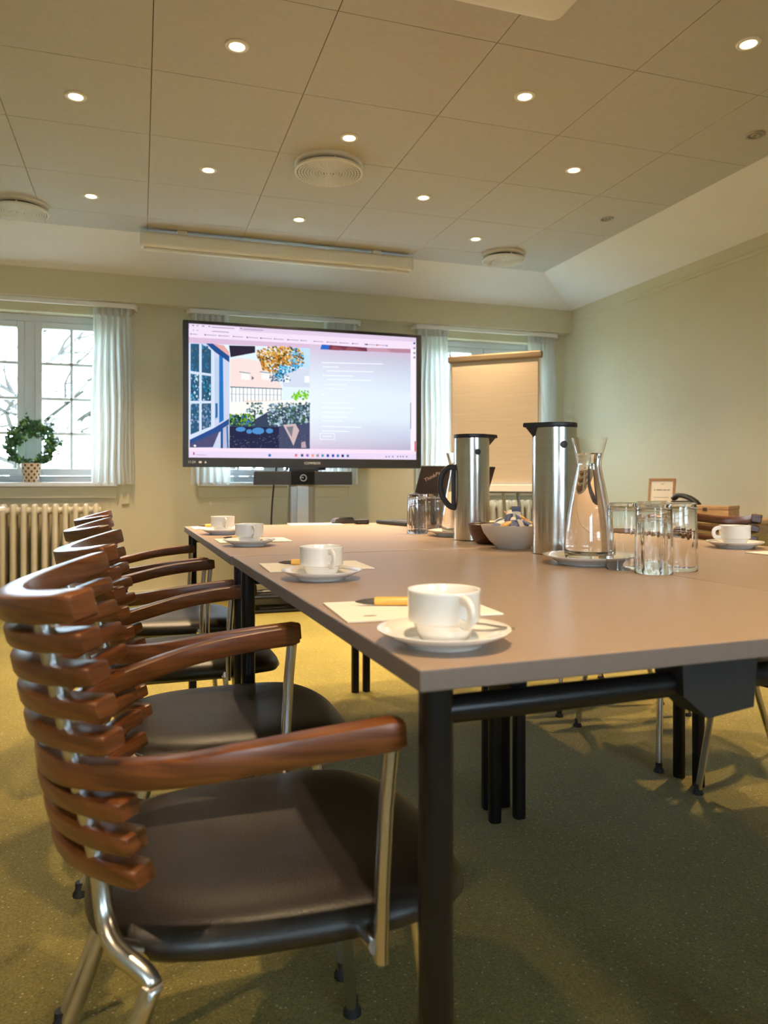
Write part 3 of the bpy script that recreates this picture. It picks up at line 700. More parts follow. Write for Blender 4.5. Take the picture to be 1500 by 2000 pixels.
bm = NB(); prism(bm, [(-W2 + .136, TB + .026), (-W2 + .150, TB + .026), (-W2 + .143, TB + .042)], -bz - .0008, -bz); obj('status_icon', bm, M['whiteprint'], tv)
# stand
bm = NB(); sweep(bm, [(-.02, .12, .13), (-.02, .12, 1.3)], rrect(.19, .07, .02, 3), (0, 1, 0)); st = obj('column', bm, M['alu'], tv, smooth=40)
bm = NB(); box(bm, -.058, .076, .10, .022, .084, 1.0, .002); obj('column_cover', bm, mat('pale_aluminium_cover', (0.60, 0.61, 0.62), .35, .6, var=.02), tv)
bm = NB(); box(bm, -.14, -.01 + .06, .985, .14, .10, 1.20, .006); obj('mount_plate', bm, M['black'], tv)
bm = NB(); box(bm, -.48, -.14, FZ, .46, .36, .062, .008); box(bm, -.48, -.14, .135, .46, .20, .152, .004)
for x in (-.46, .44): box(bm, x - .012, .10, .062, x + .012, .16, .135)
obj('base', bm, M['black'], tv)
bm = NB(); box(bm, -.12, .085, .152, .08, .165, .20, .006); obj('column_foot', bm, M['alu'], tv); settle(tv)
# conference bar under the screen
cb = thing('conference_bar', 'black video conference bar with a round camera lens below the big screen', 'conference bar', (1.053, 4.98, 0))
bm = NB(); box(bm, -.336, 0, .883, .336, .06, .974, .004); obj('body', bm, M['blackplastic'], cb)
bm = NB(); box(bm, -.09, -.004, .8835, .07, .0, .9735, .002); obj('lens_panel', bm, M['slens'], cb)
bm = NB(); lathe(bm, [(.019, 0), (.023, 0), (.023, .004), (.019, .004)], 24, close=True); obj('lens_ring', bm, M['alu'], cb, (-.008, -.004, .930), (PI/2, 0, 0))
bm = NB(); lathe(bm, [(0, 0), (.019, 0), (.018, .002), (.008, .004), (0, .0045)], 24); obj('camera_lens', bm, M['slens'], cb, (-.008, -.004, .930), (PI/2, 0, 0))
bm = NB(); box(bm, -.10, .01, .974, .10, .055, .998, .003); obj('bracket', bm, M['black'], cb)
# cables
def cable(name, label, pts, r, m, n=6):
    bm = NB(); tube(bm, pts, r, 6, n); return tag(obj(name, bm, m, smooth=60), label, 'cable')
cable('power_cable', 'black cable hanging beside the aluminium screen column', [(.885, 5.06, 1.02), (.872, 5.07, .96), (.855, 5.075, .80), (.845, 5.08, .60), (.84, 5.08, .35), (.85, 5.0, .19), (.86, 4.98, .1585)], .006, M['cable'])
cable('signal_cable', 'thin black cable looping between the screen and the conference bar', [(.93, 5.07, 1.02), (.945, 5.04, 1.0), (.935, 5.045, .985), (.93, 5.046, .972)], .003, M['cable'])
for k in range(9):
    r2 = random.Random(k); lvl = .0670 if k % 2 else .1570
    pts = [(.68 + r2.random() * .75, 4.94 + r2.random() * .14, lvl + .004 * (k // 2)) for _ in range(6)]
    cable('floor_cable', ['black', 'grey'][k % 3 == 0] + ' cable in the tangle on the %s shelf of the screen stand, loop %s' % (['upper', 'lower'][k % 2], ['one', 'two', 'three', 'four', 'five', 'six', 'seven', 'eight', 'nine'][k]), pts, .0045, M['greycable'] if k % 3 == 0 else M['cable'], 8)['group'] = 'cables under the screen'

# ------------------------------------------------------------------ flipchart
fc = thing('flipchart', 'cream flipchart on an easel in front of the right window', 'flipchart', (0, 0, 0))
P1, P2 = Vector((2.62, 4.55, 0)), Vector((2.12, 5.01, 0))
mid = (P1 + P2) / 2; ax = (P1 - P2).normalized(); fw = (P1 - P2).length
fc.location = mid; fc.rotation_euler.z = math.atan2(ax.y, ax.x)
hw = fw / 2
def tilt(bm_):                                     # board leans back a little
    return bm_
bm = NB(); box(bm, -hw + .012, .0, .885, hw - .012, .02, 1.76, .002); obj('board', bm, M['lacquer'], fc)
bm = NB(); box(bm, -hw + .028, -.012, .90, hw - .028, -.0005, 1.755, .002); obj('paper_pad', bm, M['flip'], fc)
bm = NB(); box(bm, -hw, -.026, 1.755, hw, .026, 1.805, .012, 3); obj('clamp_bar', bm, M['flipbar'], fc)
bm = NB(); box(bm, -hw + .012, -.055, .835, hw - .012, .02, .885, .004); obj('pen_tray', bm, M['lacquer'], fc)
bm = NB(); box(bm, -hw + .006, -.058, .826, hw - .006, .022, .8345, .002); obj('tray_edge', bm, M['greyplastic'], fc)
for x0, x1 in ((-.16, -.30), (.16, .30)):
    bm = NB(); tube(bm, [(x0, .035, 1.70), (x0, .03, .83), (x1, -.16, FZ + .004)], .013, 8); obj('leg', bm, M['alu'], fc, smooth=60)
bm = NB(); tube(bm, [(0, .035, 1.65), (0, .42, FZ + .004)], .013, 8); obj('leg', bm, M['alu'], fc, smooth=60); settle(fc)

# ------------------------------------------------------------------ ceiling fittings
def downlight(px, py, label, lit=True):
    p = atz(px, py, HC); grp = 'recessed ceiling downlights'
    t = thing('downlight', label, 'ceiling light', (p.x, p.y, HC), 0, grp)
    bm = NB(); lathe(bm, [(.028, -.0005), (.030, -.006), (.038, -.007), (.044, -.004), (.045, -.0005)], 28, close=True); obj('trim_ring', bm, M['lacquer'] if lit else M['alu'], t, smooth=50)
    bm = NB(); lathe(bm, [(0, -.0030), (.018, -.0028), (.0275, -.0010)], 24); obj('lamp_lens', bm, M['bulb'] if lit else M['off'], t, smooth=60)
    if not lit:
        bm = NB(); lathe(bm, [(.010, -.0035), (.014, -.0065), (.018, -.0035)], 20, close=True); obj('inner_ring', bm, M['alu'], t)
    else:
        ld = bpy.data.lights.new('downlight_lamp', 'SPOT'); ld.energy = LAMP_W; ld.color = LAMP_COL
        ld.spot_size = math.radians(104); ld.spot_blend = 1.0; ld.shadow_soft_size = .028
        lo = bpy.data.objects.new('downlight_lamp', ld); COL.objects.link(lo); lo.parent = t; lo.location = (0, 0, -.012)
for a in [(463, 89, 'lit downlight in the ceiling, upper left, nearest above the first chair'), (148, 187, 'lit downlight in the ceiling at the far left of the upper row'),
          (1025, 187, 'lit downlight in the ceiling a little below the projector'), (1462, 84, 'lit downlight in the ceiling at the top right corner of the view'),
          (682, 268, 'lit downlight in the ceiling just in front of the large round vent'), (407, 331, 'lit downlight in the ceiling left of the large round vent'),
          (1121, 331, 'lit tilted downlight in the ceiling right of centre above the sloped cove'), (178, 382, 'lit downlight in the ceiling nearest the left round vent'),
          (827, 385, 'lit downlight in the ceiling right of the large round vent'), (584, 428, 'lit downlight in the ceiling just before the projection screen case'),
          (929, 466, 'lit downlight in the ceiling beside the small far round vent')]: downlight(*a)
downlight(1475, 263, 'unlit grey downlight at the right edge of the view', False)
downlight(1184, 427, 'unlit grey downlight near the right ceiling slope', False)
# unseen lamps added beside the camera to light the near end of the room
for x, y, wh in ((-1.2, .3, 'above the left windows side, beside the camera'), (.25, .3, 'straight above the near table end'), (1.75, .3, 'beside the camera towards the right wall')):
    p = Vector((x, y, HC)); t = thing('downlight', 'added unseen ceiling downlight ' + wh, 'ceiling light', p, 0, 'added ceiling downlights out of view')
    bm = NB(); lathe(bm, [(.028, -.0005), (.030, -.006), (.038, -.007), (.044, -.004), (.045, -.0005)], 20, close=True); obj('trim_ring', bm, M['lacquer'], t, smooth=50)
    bm = NB(); lathe(bm, [(0, -.0030), (.018, -.0028), (.0275, -.0010)], 20); obj('lamp_lens', bm, M['bulb'], t, smooth=60)
    ld = bpy.data.lights.new('downlight_lamp', 'SPOT'); ld.energy = LAMP_W; ld.color = LAMP_COL; ld.spot_size = math.radians(104); ld.spot_blend = 1.0; ld.shadow_soft_size = .028
    lo = bpy.data.objects.new('downlight_lamp', ld); COL.objects.link(lo); lo.parent = t; lo.location = (0, 0, -.012)

def vent(px, py, label, r):
    p = atz(px, py, HC - .05)
    t = thing('ceiling_vent', label, 'vent', (p.x, p.y, HC), 0, 'round ceiling air vents')
    bm = NB(); lathe(bm, [(0, 0), (r, 0), (r * 1.0, -.012), (r * .9, -.018), (0, -.018)], 40); obj('collar', bm, M['lacquer'], t, smooth=40)
    bm = NB(); lathe(bm, [(0, -.018), (r * .80, -.018), (r * .80, -.034), (0, -.034)], 32); obj('throat', bm, M['black'], t)
    for k in range(3):
        a = k * 2 * PI / 3 + .5; bm = NB(); tube(bm, [(r*.86*math.cos(a), r*.86*math.sin(a), -.018), (r*.86*math.cos(a), r*.86*math.sin(a), -.036)], .005, 8); obj('spacer', bm, M['lacquer'], t)
    prof = [(0, -.034), (r * .99, -.034), (r, -.038), (r, -.046), (r * .97, -.050)]; n = 11
    for k in range(n):                              # concentric ridges
        a = r * .94 * (1 - k / n); b = r * .94 * (1 - (k + .5) / n)
        prof += [(a, -.050), (a - .002, -.046), (b, -.046), (b - .002, -.050)]
    prof += [(0, -.050)]
    bm = NB(); lathe(bm, prof, 48)
    for f in bm.faces:
        if abs(f.calc_center_median().z + .046) < 1e-4 and f.calc_center_median().to_2d().length < r * .95: f.material_index = 1  # dark colour on groove floors stands for the unlit interior behind open slots
    d = obj('diffuser_disc', bm, [M['lacquer'], M['greyplastic']], t, smooth=25)
    bm = NB()
    for k in range(40):                             # radial bars over the rings
        a = 2*PI*k/40; c_, s_ = math.cos(a), math.sin(a); q = .0016
        r0, r1 = (.03 if k % 2 == 0 else r*.4), r * .95
        vv = [bm.verts.new((c_*rr - s_*q*sg, s_*rr + c_*q*sg, zz)) for rr, sg, zz in ((r0, -1, -.0502), (r1, -1, -.0502), (r1, 1, -.0502), (r0, 1, -.0502), (r0, -1, -.0525), (r1, -1, -.0525), (r1, 1, -.0525), (r0, 1, -.0525))]
        for q4 in ((4, 5, 6, 7), (0, 1, 5, 4), (1, 2, 6, 5), (2, 3, 7, 6), (3, 0, 4, 7)): bm.faces.new([vv[i] for i in q4])
    bars = obj('diffuser_bars', bm, M['lacquer'], d); bars['kind'] = 'stuff'
vent(642, 340, 'large round white air vent in the middle of the ceiling', .175)
vent(40, 416, 'round white air vent cut by the left edge of the view', .155)
vent(983, 511, 'small round white air vent near the far right ceiling corner', .150)
# projection screen case
sc_ = thing('projection_screen_case', 'long white roller projection screen case hung below the ceiling by the beam', 'projection screen', (.92, 5.04, 0))
bm = NB(); sec = rrect(.085, .098, .022, 4); sweep(bm, [(-.915, 0, 2.452), (.915, 0, 2.452)], sec); obj('case', bm, M['lacquer'], sc_, smooth=40)
bm = NB(); sweep(bm, [(-.90, -.006, 2.393), (.90, -.006, 2.393)], rrect(.026, .018, .005)); obj('bottom_bar', bm, M['lacquer'], sc_, smooth=40)
for s in (-1, 1):
    bm = NB(); box(bm, s * .918 - .004, -.044, 2.401, s * .918 + .004, .044, 2.503, .002); obj('end_cap', bm, M['trimwhite'], sc_)
    bm = NB(); box(bm, s * .66 - .03, -.02, 2.500, s * .66 + .03, .02, HC - .0005, .002); obj('bracket', bm, M['lacquer'], sc_)
bm = NB(); tube(bm, [(.10, -.012, 2.384), (.10, -.014, 2.374), (.16, -.014, 2.374), (.16, -.012, 2.384)], .003, 6); obj('pull_handle', bm, M['lacquer'], sc_)
# projector
pj = thing('projector', 'white ceiling projector cut by the top edge of the view', 'projector', (1.05, 1.935, 0))
bm = NB(); box(bm, -.22, -.17, 2.345, .22, .17, 2.465, .045, 4); obj('body', bm, M['lacquer'], pj, smooth=40)
bm = NB(); lathe(bm, [(0, 0), (.026, 0), (.026, .03), (0, .03)], 24); obj('lens', bm, M['slens'], pj, (-.08, .141, 2.418), (-PI/2, 0, 0))
bm = NB(); tube(bm, [(0, 0, 2.46), (0, 0, HC - .001)], .03, 12); obj('mount_pole', bm, M['lacquer'], pj)
cable('projector_cable', 'thin dark cable running from the projector to the ceiling joint', [(1.10, 2.112, 2.41), (1.085, 2.14, 2.46), (1.055, 2.21, 2.505), (1.02, 2.32, 2.526)], .0035, M['greycable'])

# ------------------------------------------------------------------ things on the table
def lathe_obj(name, prof, m, parent, loc=(0, 0, 0), seg=40, sm=45, rot=(0, 0, 0), close=False):
    bm = NB(); lathe(bm, prof, seg, close=close); return obj(name, bm, m, parent, loc, rot, smooth=sm)
CUP = [(0, .003), (.024, .003), (.026, 0), (.0285, .001), (.032, .009), (.0355, .018), (.0365, .0195), (.0415, .0215), (.0422, .024), (.0425, .054), (.0432, .0565), (.0425, .0580), (.0405, .0570), (.0395, .052), (.0390, .026), (.034, .014), (.026, .007), (0, .006)]
SAU = [(0, .004), (.036, .004), (.038, 0), (.046, 0), (.048, .003), (.062, .009), (.0775, .0165), (.0785, .0185), (.0765, .0190), (.060, .0125), (.046, .0075), (.034, .0065), (.031, .0060), (0, .0060)]
def saucer(p, label):
    o = lathe_obj('saucer', [(a * .9, b * .9) for a, b in SAU], M['china'], None, p, 56); return tag(o, label, 'saucer', 'white saucers')
def cup(p, label, hdir):
    t = thing('coffee_cup', label, 'cup', p, hdir, 'white stackable coffee cups')
    lathe_obj('cup_body', CUP, M['china'], t, seg=56)
    bm = NB(); sweep(bm, catmull([(.040, 0, .049), (.050, 0, .051), (.061, 0, .047), (.065, 0, .037), (.060, 0, .026), (.050, 0, .0235), (.040, 0, .0245)], 6), rrect(.0115, .0065, .003, 3), (0, 1, 0.01))
    obj('handle', bm, M['china'], t, smooth=60)
    t.scale = (.9, .9, .9)
    return t
def spoon(p, rz, label):
    bm = NB(); R = []
    for x, w_, z, th in [(-.060, .0035, .006, .0008), (-.058, .0048, .006, .0009), (-.02, .0032, .0065, .0010), (.015, .0024, .0050, .0011), (.028, .0030, .0030, .0011), (.036, .0085, .0012, .0009), (.046, .0115, .0002, .0008), (.057, .0092, .0010, .0008), (.063, .0035, .0025, .0007)]:
        R.append([(x, -w_, z + .0010), (x, 0, z - .0012 if x > .03 else z), (x, w_, z + .0010), (x, w_, z + .0010 + th), (x, 0, z + th - (.0012 if x > .03 else 0)), (x, -w_, z + .0010 + th)])
    loft(bm, R); o = obj('teaspoon', bm, M['spoon'], None, p, (0, 0, rz), smooth=60); o.scale = (.9, .9, .9); return tag(o, label, 'spoon', 'steel teaspoons')
def notepad(p, rz, label, mark=False, w_=.205, h_=.148):
    t = thing('notepad', label, 'notepad', p, rz, 'white notepads')
    bm = NB(); box(bm, -w_/2, -h_/2, 0, w_/2, h_/2, .0022, .0004, 1); obj('sheets', bm, M['paper'], t)
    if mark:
        bm = NB(); lathe(bm, [(0, .0022), (.009, .0022), (.009, .0024), (0, .0024)], 16); o = obj('grey_ellipse', bm, M['greyprint'], t, (-w_/2 + .036, -h_/2 + .030, 0)); o.scale = (1, .4, 1)  # flat grey ellipse near the front left corner of the pad
    return t
def pen(p, rz, label):
    t = thing('ballpoint_pen', label, 'pen', p, rz, 'yellow ballpoint pens')
    bm = NB(); sweep(bm, [(0, 0, .0062), (.004, 0, .0062), (.085, 0, .0062), (.092, 0, .0062)], circ(.0060, 12), (0, 0, 1), [.85, 1, 1, .8]); obj('barrel', bm, M['pen'], t, smooth=50)
    bm = NB(); sweep(bm, [(0, 0, .0058), (-.014, 0, .0056), (-.022, 0, .0054), (-.026, 0, .0053)], circ(.0046, 10), (0, 0, 1), [1, .8, .4, .15]); obj('tip', bm, M['pentip'], t, smooth=50)
    bm = NB(); box(bm, .050, -.0016, .0112, .090, .0016, .0126, .0004, 1); obj('clip', bm, M['pentip'], t)
    return t
SH = .0167
def setting(px, py, order, side, hdir, padc, padrz, penp, penrz, sp_rz, mark=False):
    """px,py: middle of the saucer's rim in the photograph; padc, penp: places on the table"""
    q = atz(px, py, TT + SH); x, y = q.x, q.y
    where = 'at the %s place on the %s' % (order, side)
    dz = .0002
    saucer((x, y, TT + dz), 'round white saucer ' + where)
    cup((x, y, TT + .0056 + dz), 'white coffee cup on its saucer ' + where, math.radians(hdir))
    a = math.radians(sp_rz); r = .0435
    spoon((x + r * math.cos(a), y + r * math.sin(a), TT + .0098), a + PI/2 + .1, 'small steel teaspoon on the saucer ' + where)
    notepad((padc[0], padc[1], TT + .0003), math.radians(padrz), 'white notepad behind the saucer ' + where if side == 'left' else 'white notepad in front of the cup on the right', mark)
    pen((penp[0], penp[1], TT + .0027), math.radians(penrz), 'yellow ballpoint pen on the notepad ' + where)
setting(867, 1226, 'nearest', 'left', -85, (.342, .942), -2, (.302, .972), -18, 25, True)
setting(628, 1112, 'second', 'left', -82, (.335, 1.478), -1, (.290, 1.500), -14, 8)
setting(487, 1053, 'third', 'left', -84, (.312, 2.195), 1, (.255, 2.220), -12, 8)
setting(435, 1033, 'farthest', 'left', -85, (.285, 2.850), 1, (.230, 2.860), -12, 8)
setting(1435, 1057, 'only visible', 'right', 168, (1.462, 1.350), 93, (1.440, 1.400), 8, 160)

def thermos(p, rz, label, badge_dir):
    t = thing('vacuum_jug', label, 'jug', p, rz, 'brushed steel vacuum jugs')
    r = .0525; H = .300
    lathe_obj('body', [(0, 0), (r - .002, 0), (r, .002), (r, H - .001), (r - .003, H), (r - .004, H - .01), (0, H - .01)], M['steel'], t, seg=64, sm=30)
    # black lid: flat disc with a spout that runs to a point
    bm = NB(); out = []
    n = 48
    for k in range(n):
        a = 2*PI*k/n; rr = r + .0010
        d = abs(((a + PI) % (2*PI)) - PI)
        if d < .62: rr = r + .001 + .026 * (1 - d / .62)**1.3
        out.append((rr * math.cos(a), rr * math.sin(a)))
    loft(bm, [[(x * .985, y * .985, H + .0005) for x, y in out], [(x, y, H + .005) for x, y in out], [(x * .98, y * .98, H + .0105) for x, y in out], [(x * .5, y * .5, H + .0115) for x, y in out]])
    obj('lid', bm, M['blackplastic'], t, smooth=50)
    bm = NB(); loft(bm, [[(r - .004, -.018, H + .001), (r + .020, -.003, H + .001), (r + .020, .003, H + .001), (r - .004, .018, H + .001)], [(r - .004, -.004, H - .022), (r + .001, -.001, H - .022), (r + .001, .001, H - .022), (r - .004, .004, H - .022)]])
    obj('spout', bm, M['blackplastic'], t)
    bm = NB(); sweep(bm, catmull([(-r + .004, 0, .212), (-r - .014, 0, .214), (-r - .034, 0, .196), (-r - .041, 0, .165), (-r - .036, 0, .130), (-r - .016, 0, .102), (-r + .004, 0, .094)], 7), rrect(.017, .0095, .004, 3), (0, 1, .01)); obj('handle', bm, M['blackplastic'], t, smooth=60)
    bm = NB(); sweep(bm, [(-r - .0015, 0, .09), (-r - .0015, 0, .216)], rrect(.014, .006, .002), (0, 1, 0)); obj('handle_plate', bm, M['blackplastic'], t, smooth=50)
    a = badge_dir
    bm = NB(); lathe(bm, [(0, 0), (.0085, 0), (.0085, .0024), (.007, .0030), (0, .0030)], 20)
    o = obj('badge', bm, M['blackplastic'], t, ((r - .0012) * math.cos(a), (r - .0012) * math.sin(a), .258), (0, PI/2, a), smooth=50)
    return t
def centre(px, py_front, r, z=TT):
    """centre of a round foot of radius r whose front edge shows at this row"""
    D = FPX * (ZC - z) / (py_front - HOR) + r
    q = atD(px, HOR, D); return q.x, q.y
x, y = centre(1083, 1085, .0525); camA = math.atan2(-y, -x)
thermos((x, y, TT + .0002), math.radians(172), 'tall steel vacuum jug in front, spout to the left, beside the water carafe', camA + math.radians(24) - math.radians(172))
x, y = centre(921, 1057, .0525); camB = math.atan2(-y, -x)
thermos((x, y, TT + .0002), math.radians(-10), 'steel vacuum jug behind with its black handle to the left, before the laptop', camB + math.radians(20) - math.radians(-10))

PLATE = [(0, .005), (.055, .005), (.057, 0), (.064, 0), (.067, .004), (.082, .011), (.0955, .0165), (.0965, .0185), (.094, .0188), (.078, .0130), (.066, .0085), (.050, .0075), (0, .0075)]
def carafe(px, py_rim, label, plabel, lvl, off=(0, 0)):
    q = atz(px, py_rim, TT + .0185)
    tag(lathe_obj('plate', PLATE, M['china'], None, (q.x, q.y, TT + .0002), 64), plabel, 'plate', 'white plates under the carafes')
    t = thing('water_carafe', label, 'carafe', (q.x + off[0], q.y + off[1], TT + .0079), 0, 'glass water carafes')
    out = [(0, 0), (.044, 0), (.049, .003), (.0515, .012), (.0520, .028), (.049, .062), (.0425, .105), (.034, .150), (.0270, .182), (.0246, .197), (.0252, .206), (.0285, .222), (.0375, .255)]
    inn = [(.0357, .2552), (.0268, .222), (.0236, .206), (.0230, .197), (.0254, .182), (.0323, .150), (.0405, .105), (.0470, .062), (.0498, .028), (.0490, .018), (.045, .012), (0, .011)]
    lathe_obj('glass_wall', out + inn, M['glass'], t, seg=56, sm=60)
    g = .0004
    wat = [(0, .0113), (.0447, .0123), (.0487, .0181), (.0495, .028), (.0467, .062), (.0402, .105), (.0320, .150), (.0251, .182), (.0227, .197), (.0233, .206), (.0263, .221), (.0263 + (lvl - .221) * .27, lvl), (0, lvl)]
    lathe_obj('water', [(max(0, r_ - g), z_) for r_, z_ in wat], M['water'], t, seg=56, sm=60)
    return t
carafe(1151, 1083, 'clear glass carafe of water on a white plate in front', 'white plate under the front carafe', .223)
carafe(894, 1035, 'clear glass carafe of water mostly hidden behind the rear steel jug', 'white plate under the rear carafe', .223)
TUM = [(0, .0), (.028, .0), (.031, .002), (.0322, .008), (.0334, .060), (.0342, .118), (.0345, .126), (.0345, .1295), (.0340, .1305), (.0334, .1295), (.0332, .118), (.0324, .060), (.0312, .014), (.028, .0095), (0, .009)]
def tumbler(px, pyf, label, grp, rz):
    """ribbed glass standing upside down"""
    x, y = centre(px, pyf, .034)
    bm = NB(); seg = 60; rings = []
    for r_, z_ in TUM:
        z2 = .1305 - z_
        if r_ < 1e-5: rings.append([bm.verts.new((0, 0, z2))])
        else:
            rib = .0003 if z_ in (.008, .060, .118) and r_ > .0321 and r_ != .0332 and r_ != .0324 else 0
            rings.append([bm.verts.new(((r_ + rib * math.cos(20 * 2*PI*k/seg)) * math.cos(2*PI*k/seg), (r_ + rib * math.cos(20 * 2*PI*k/seg)) * math.sin(2*PI*k/seg), z2)) for k in range(seg)])
    for a, b in zip(rings, rings[1:]):
        for k in range(seg):
            k2 = (k + 1) % seg
            if len(a) == 1: bm.faces.new((a[0], b[k], b[k2]))
            elif len(b) == 1: bm.faces.new((a[k], b[0], a[k2]))
            else: bm.faces.new((a[k], b[k], b[k2], a[k2]))
    o = obj('drinking_glass', bm, M['glass'], None, (x, y, TT + .0003), (0, 0, rz), smooth=60)
    return tag(o, label, 'glass', grp)
g1, g2 = 'upturned glasses by the front carafe', 'upturned glasses by the laptop'
tumbler(1220, 1116, 'upturned clear glass beside the front carafe, leftmost of its cluster', g1, .1)
tumbler(1277, 1124, 'upturned clear glass foremost in the cluster beside the front carafe', g1, .3)
tumbler(1326, 1118, 'upturned clear glass at the right of the cluster beside the front carafe', g1, .5)
tumbler(1274, 1105.5, 'upturned clear glass at the back of the cluster beside the front carafe', g1, .5)
tumbler(815, 1043, 'upturned clear glass leftmost in the cluster in front of the laptop', g2, .1)
tumbler(850, 1039.3, 'upturned clear glass second from the left in the cluster in front of the laptop', g2, .2)
tumbler(822, 1033.5, 'upturned clear glass rearmost left in the cluster in front of the laptop', g2, .2)
tumbler(872, 1034.5, 'upturned clear glass in front of the laptop, half behind the jug handle', g2, .4)

# bowls with sachets
x, y = centre(1003, 1073, .045); bx, by = x, y
BOWL = [(0, .004), (.034, .004), (.036, 0), (.042, 0), (.045, .004), (.062, .018), (.078, .040), (.0845, .058), (.0845, .060), (.0825, .0600), (.0755, .042), (.060, .0215), (.040, .009), (0, .007)]
tag(lathe_obj('serving_bowl', BOWL, M['bowlchina'], None, (x, y, TT + .0002), 56), 'cream china bowl filled with sugar and milk sachets', 'bowl')
x2, y2 = atD(958, HOR, 2.09).x, atD(958, HOR, 2.09).y
WB = [(0, .004), (.030, .004), (.034, 0), (.040, .002), (.050, .014), (.060, .036), (.0655, .054), (.064, .0555), (.0615, .054), (.055, .036), (.045, .018), (.030, .009), (0, .008)]
tag(lathe_obj('wooden_bowl', WB, M['redwood'], None, (x2, y2, TT + .0002), 48), 'dark brown wooden bowl half hidden behind the cream bowl', 'bowl')
r5 = random.Random(11); SC = ['white', 'blue', 'orange']; ordn = ['first', 'second', 'third', 'fourth', 'fifth', 'sixth', 'seventh', 'eighth', 'ninth', 'tenth', 'eleventh', 'twelfth', 'thirteenth', 'fourteenth']
spots = [(-.045, -.030, .052, 'orange', .3, 20), (-.02, -.045, .053, 'white', 1.0, 35), (.005, -.048, .052, 'blue', 1.6, 50), (.030, -.040, .054, 'white', 2.2, 25), (.05, -.015, .056, 'orange', 2.8, 20), (-.05, .005, .054, 'blue', .5, 15), (-.02, 0, .066, 'white', .8, 48), (.005, -.01, .072, 'blue', 1.1, 58),
         (.03, .005, .070, 'orange', 2.4, 30), (.045, .02, .064, 'orange', 1.9, 40), (-.01, .035, .062, 'white', .2, 18), (.02, .04, .066, 'orange', 2.9, 34), (-.035, .035, .056, 'white', 1.4, 12), (0.0, .01, .045, 'orange', .4, 5)]
for k, (dx, dy, dz, c, a, tl) in enumerate(spots):
    bm = NB(); n = 8; rings = []
    for i in range(n + 1):
        u = -1 + 2 * i / n; th = .0042 * (1 - u**4) + .0003; wv = .0115
        rings.append([(.030 * u, wv * math.cos(q * PI / 6), th * math.sin(q * PI / 6)) for q in range(12)])
    loft(bm, rings); me_ = M[{'white': 'swhite', 'blue': 'sblue', 'orange': 'sorange'}[c]]
    t = thing('sachet', 'small %s paper sachet in the cream bowl, %s of the heap from the front' % (c, ordn[k]), 'sachet', (bx + dx * .72, by + dy * .72, TT + dz + .010), a, 'sachets in the cream bowl')
    t.rotation_euler = (math.radians(r5.uniform(-35, 35)), -math.radians(tl), a)
    obj('packet', bm, me_, t, smooth=60)
    bm = NB(); loft(bm, [[(xx, .0118 * math.cos(q * PI / 6), (.0042 * (1 - (xx/.03)**4) + .0008) * math.sin(q * PI / 6)) for q in range(12)] for xx in (-.012, -.004, .004, .012)])
    obj('printed_band', bm, M['sblue'] if c == 'white' else (M['swhite'] if c == 'blue' else M['pen']), t, smooth=60)

# laptop
lp = thing('laptop', 'open black laptop at the far end of the table, lid towards the camera', 'laptop')
LW, LD_ = .355, .245
hl = atD(790, 1022, 2.90); hl.z = TT
ang = math.radians(14); lp.location = (hl.x, hl.y - .02, TT + .0003); lp.rotation_euler.z = ang
bm = NB(); box(bm, 0, 0, .001, LW, LD_ - .02, .016, .004); obj('base', bm, M['blackplastic'], lp)
bm = NB(); box(bm, .015, .03, .016, LW - .015, .13, .0175, .0005, 1); obj('keyboard', bm, M['greyplastic'], lp)
bm = NB(); box(bm, .12, .145, .016, .235, .20, .0168, .0003, 1); obj('touchpad', bm, M['greyplastic'], lp)
bm = NB(); box(bm, 0, -.008, 0, LW, 0, LD_, .0035); lid = obj('lid', bm, M['blackplastic'], lp, (0, -.002, .010), (math.radians(24), 0, 0))
bm = NB(); box(bm, .012, .0001, .014, LW - .012, .0008, LD_ - .012); obj('screen_glass', bm, M['slens'], lid)
o = obj('lettering', text_mesh('ThinkPad', .022), M['silverprint'], lid, (.062, -.0084, LD_ - .040), (PI/2, math.radians(-28), 0))
for xx in (.05, LW - .05):
    bm = NB(); tube(bm, [(xx - .02, -.002, .012), (xx + .02, -.002, .012)], .006, 10); obj('hinge', bm, M['greyplastic'], lp)
# black gadgets and papers at the far end
q = atz(676, 1023, TT)
t = thing('remote_control', 'black remote control lying at the far table edge left of the laptop', 'remote', (q.x, q.y + .03, TT + .0002), math.radians(12))
bm = NB(); prism(bm, [(-.055, .006), (-.045, .001), (.05, 0), (.05, .018), (-.03, .024), (-.05, .018)], -.022, .022); obj('body', bm, M['greyplastic'], t)
bm = NB()
for i in range(4):
    for j in range(2): box(bm, -.022 + i * .016, -.012 + j * .014, .0175, -.013 + i * .016, -.004 + j * .014, .0245)
obj('keys', bm, M['black'], t)['kind'] = 'stuff'
q = atz(703, 1024, TT)
t = thing('dongle_box', 'small black adapter box between the remote control and the laptop', 'adapter', (q.x + .012, q.y + .02, TT + .0002), math.radians(-6))
bm = NB(); box(bm, -.028, -.025, 0, .028, .025, .019, .004); obj('case', bm, M['blackplastic'], t)
bm = NB(); box(bm, -.018, -.0262, .005, .018, -.025, .013); obj('port', bm, M['greyplastic'], t)
q = atz(605, 1024, TT)
bm = NB(); box(bm, -.105, -.07, 0, .105, .07, .0012); tag(obj('paper_sheet', bm, M['paper'], None, (q.x + .02, q.y - .005, TT + .0002), (0, 0, math.radians(-4))), 'white sheet of paper flat at the far table edge before the screen stand', 'paper')

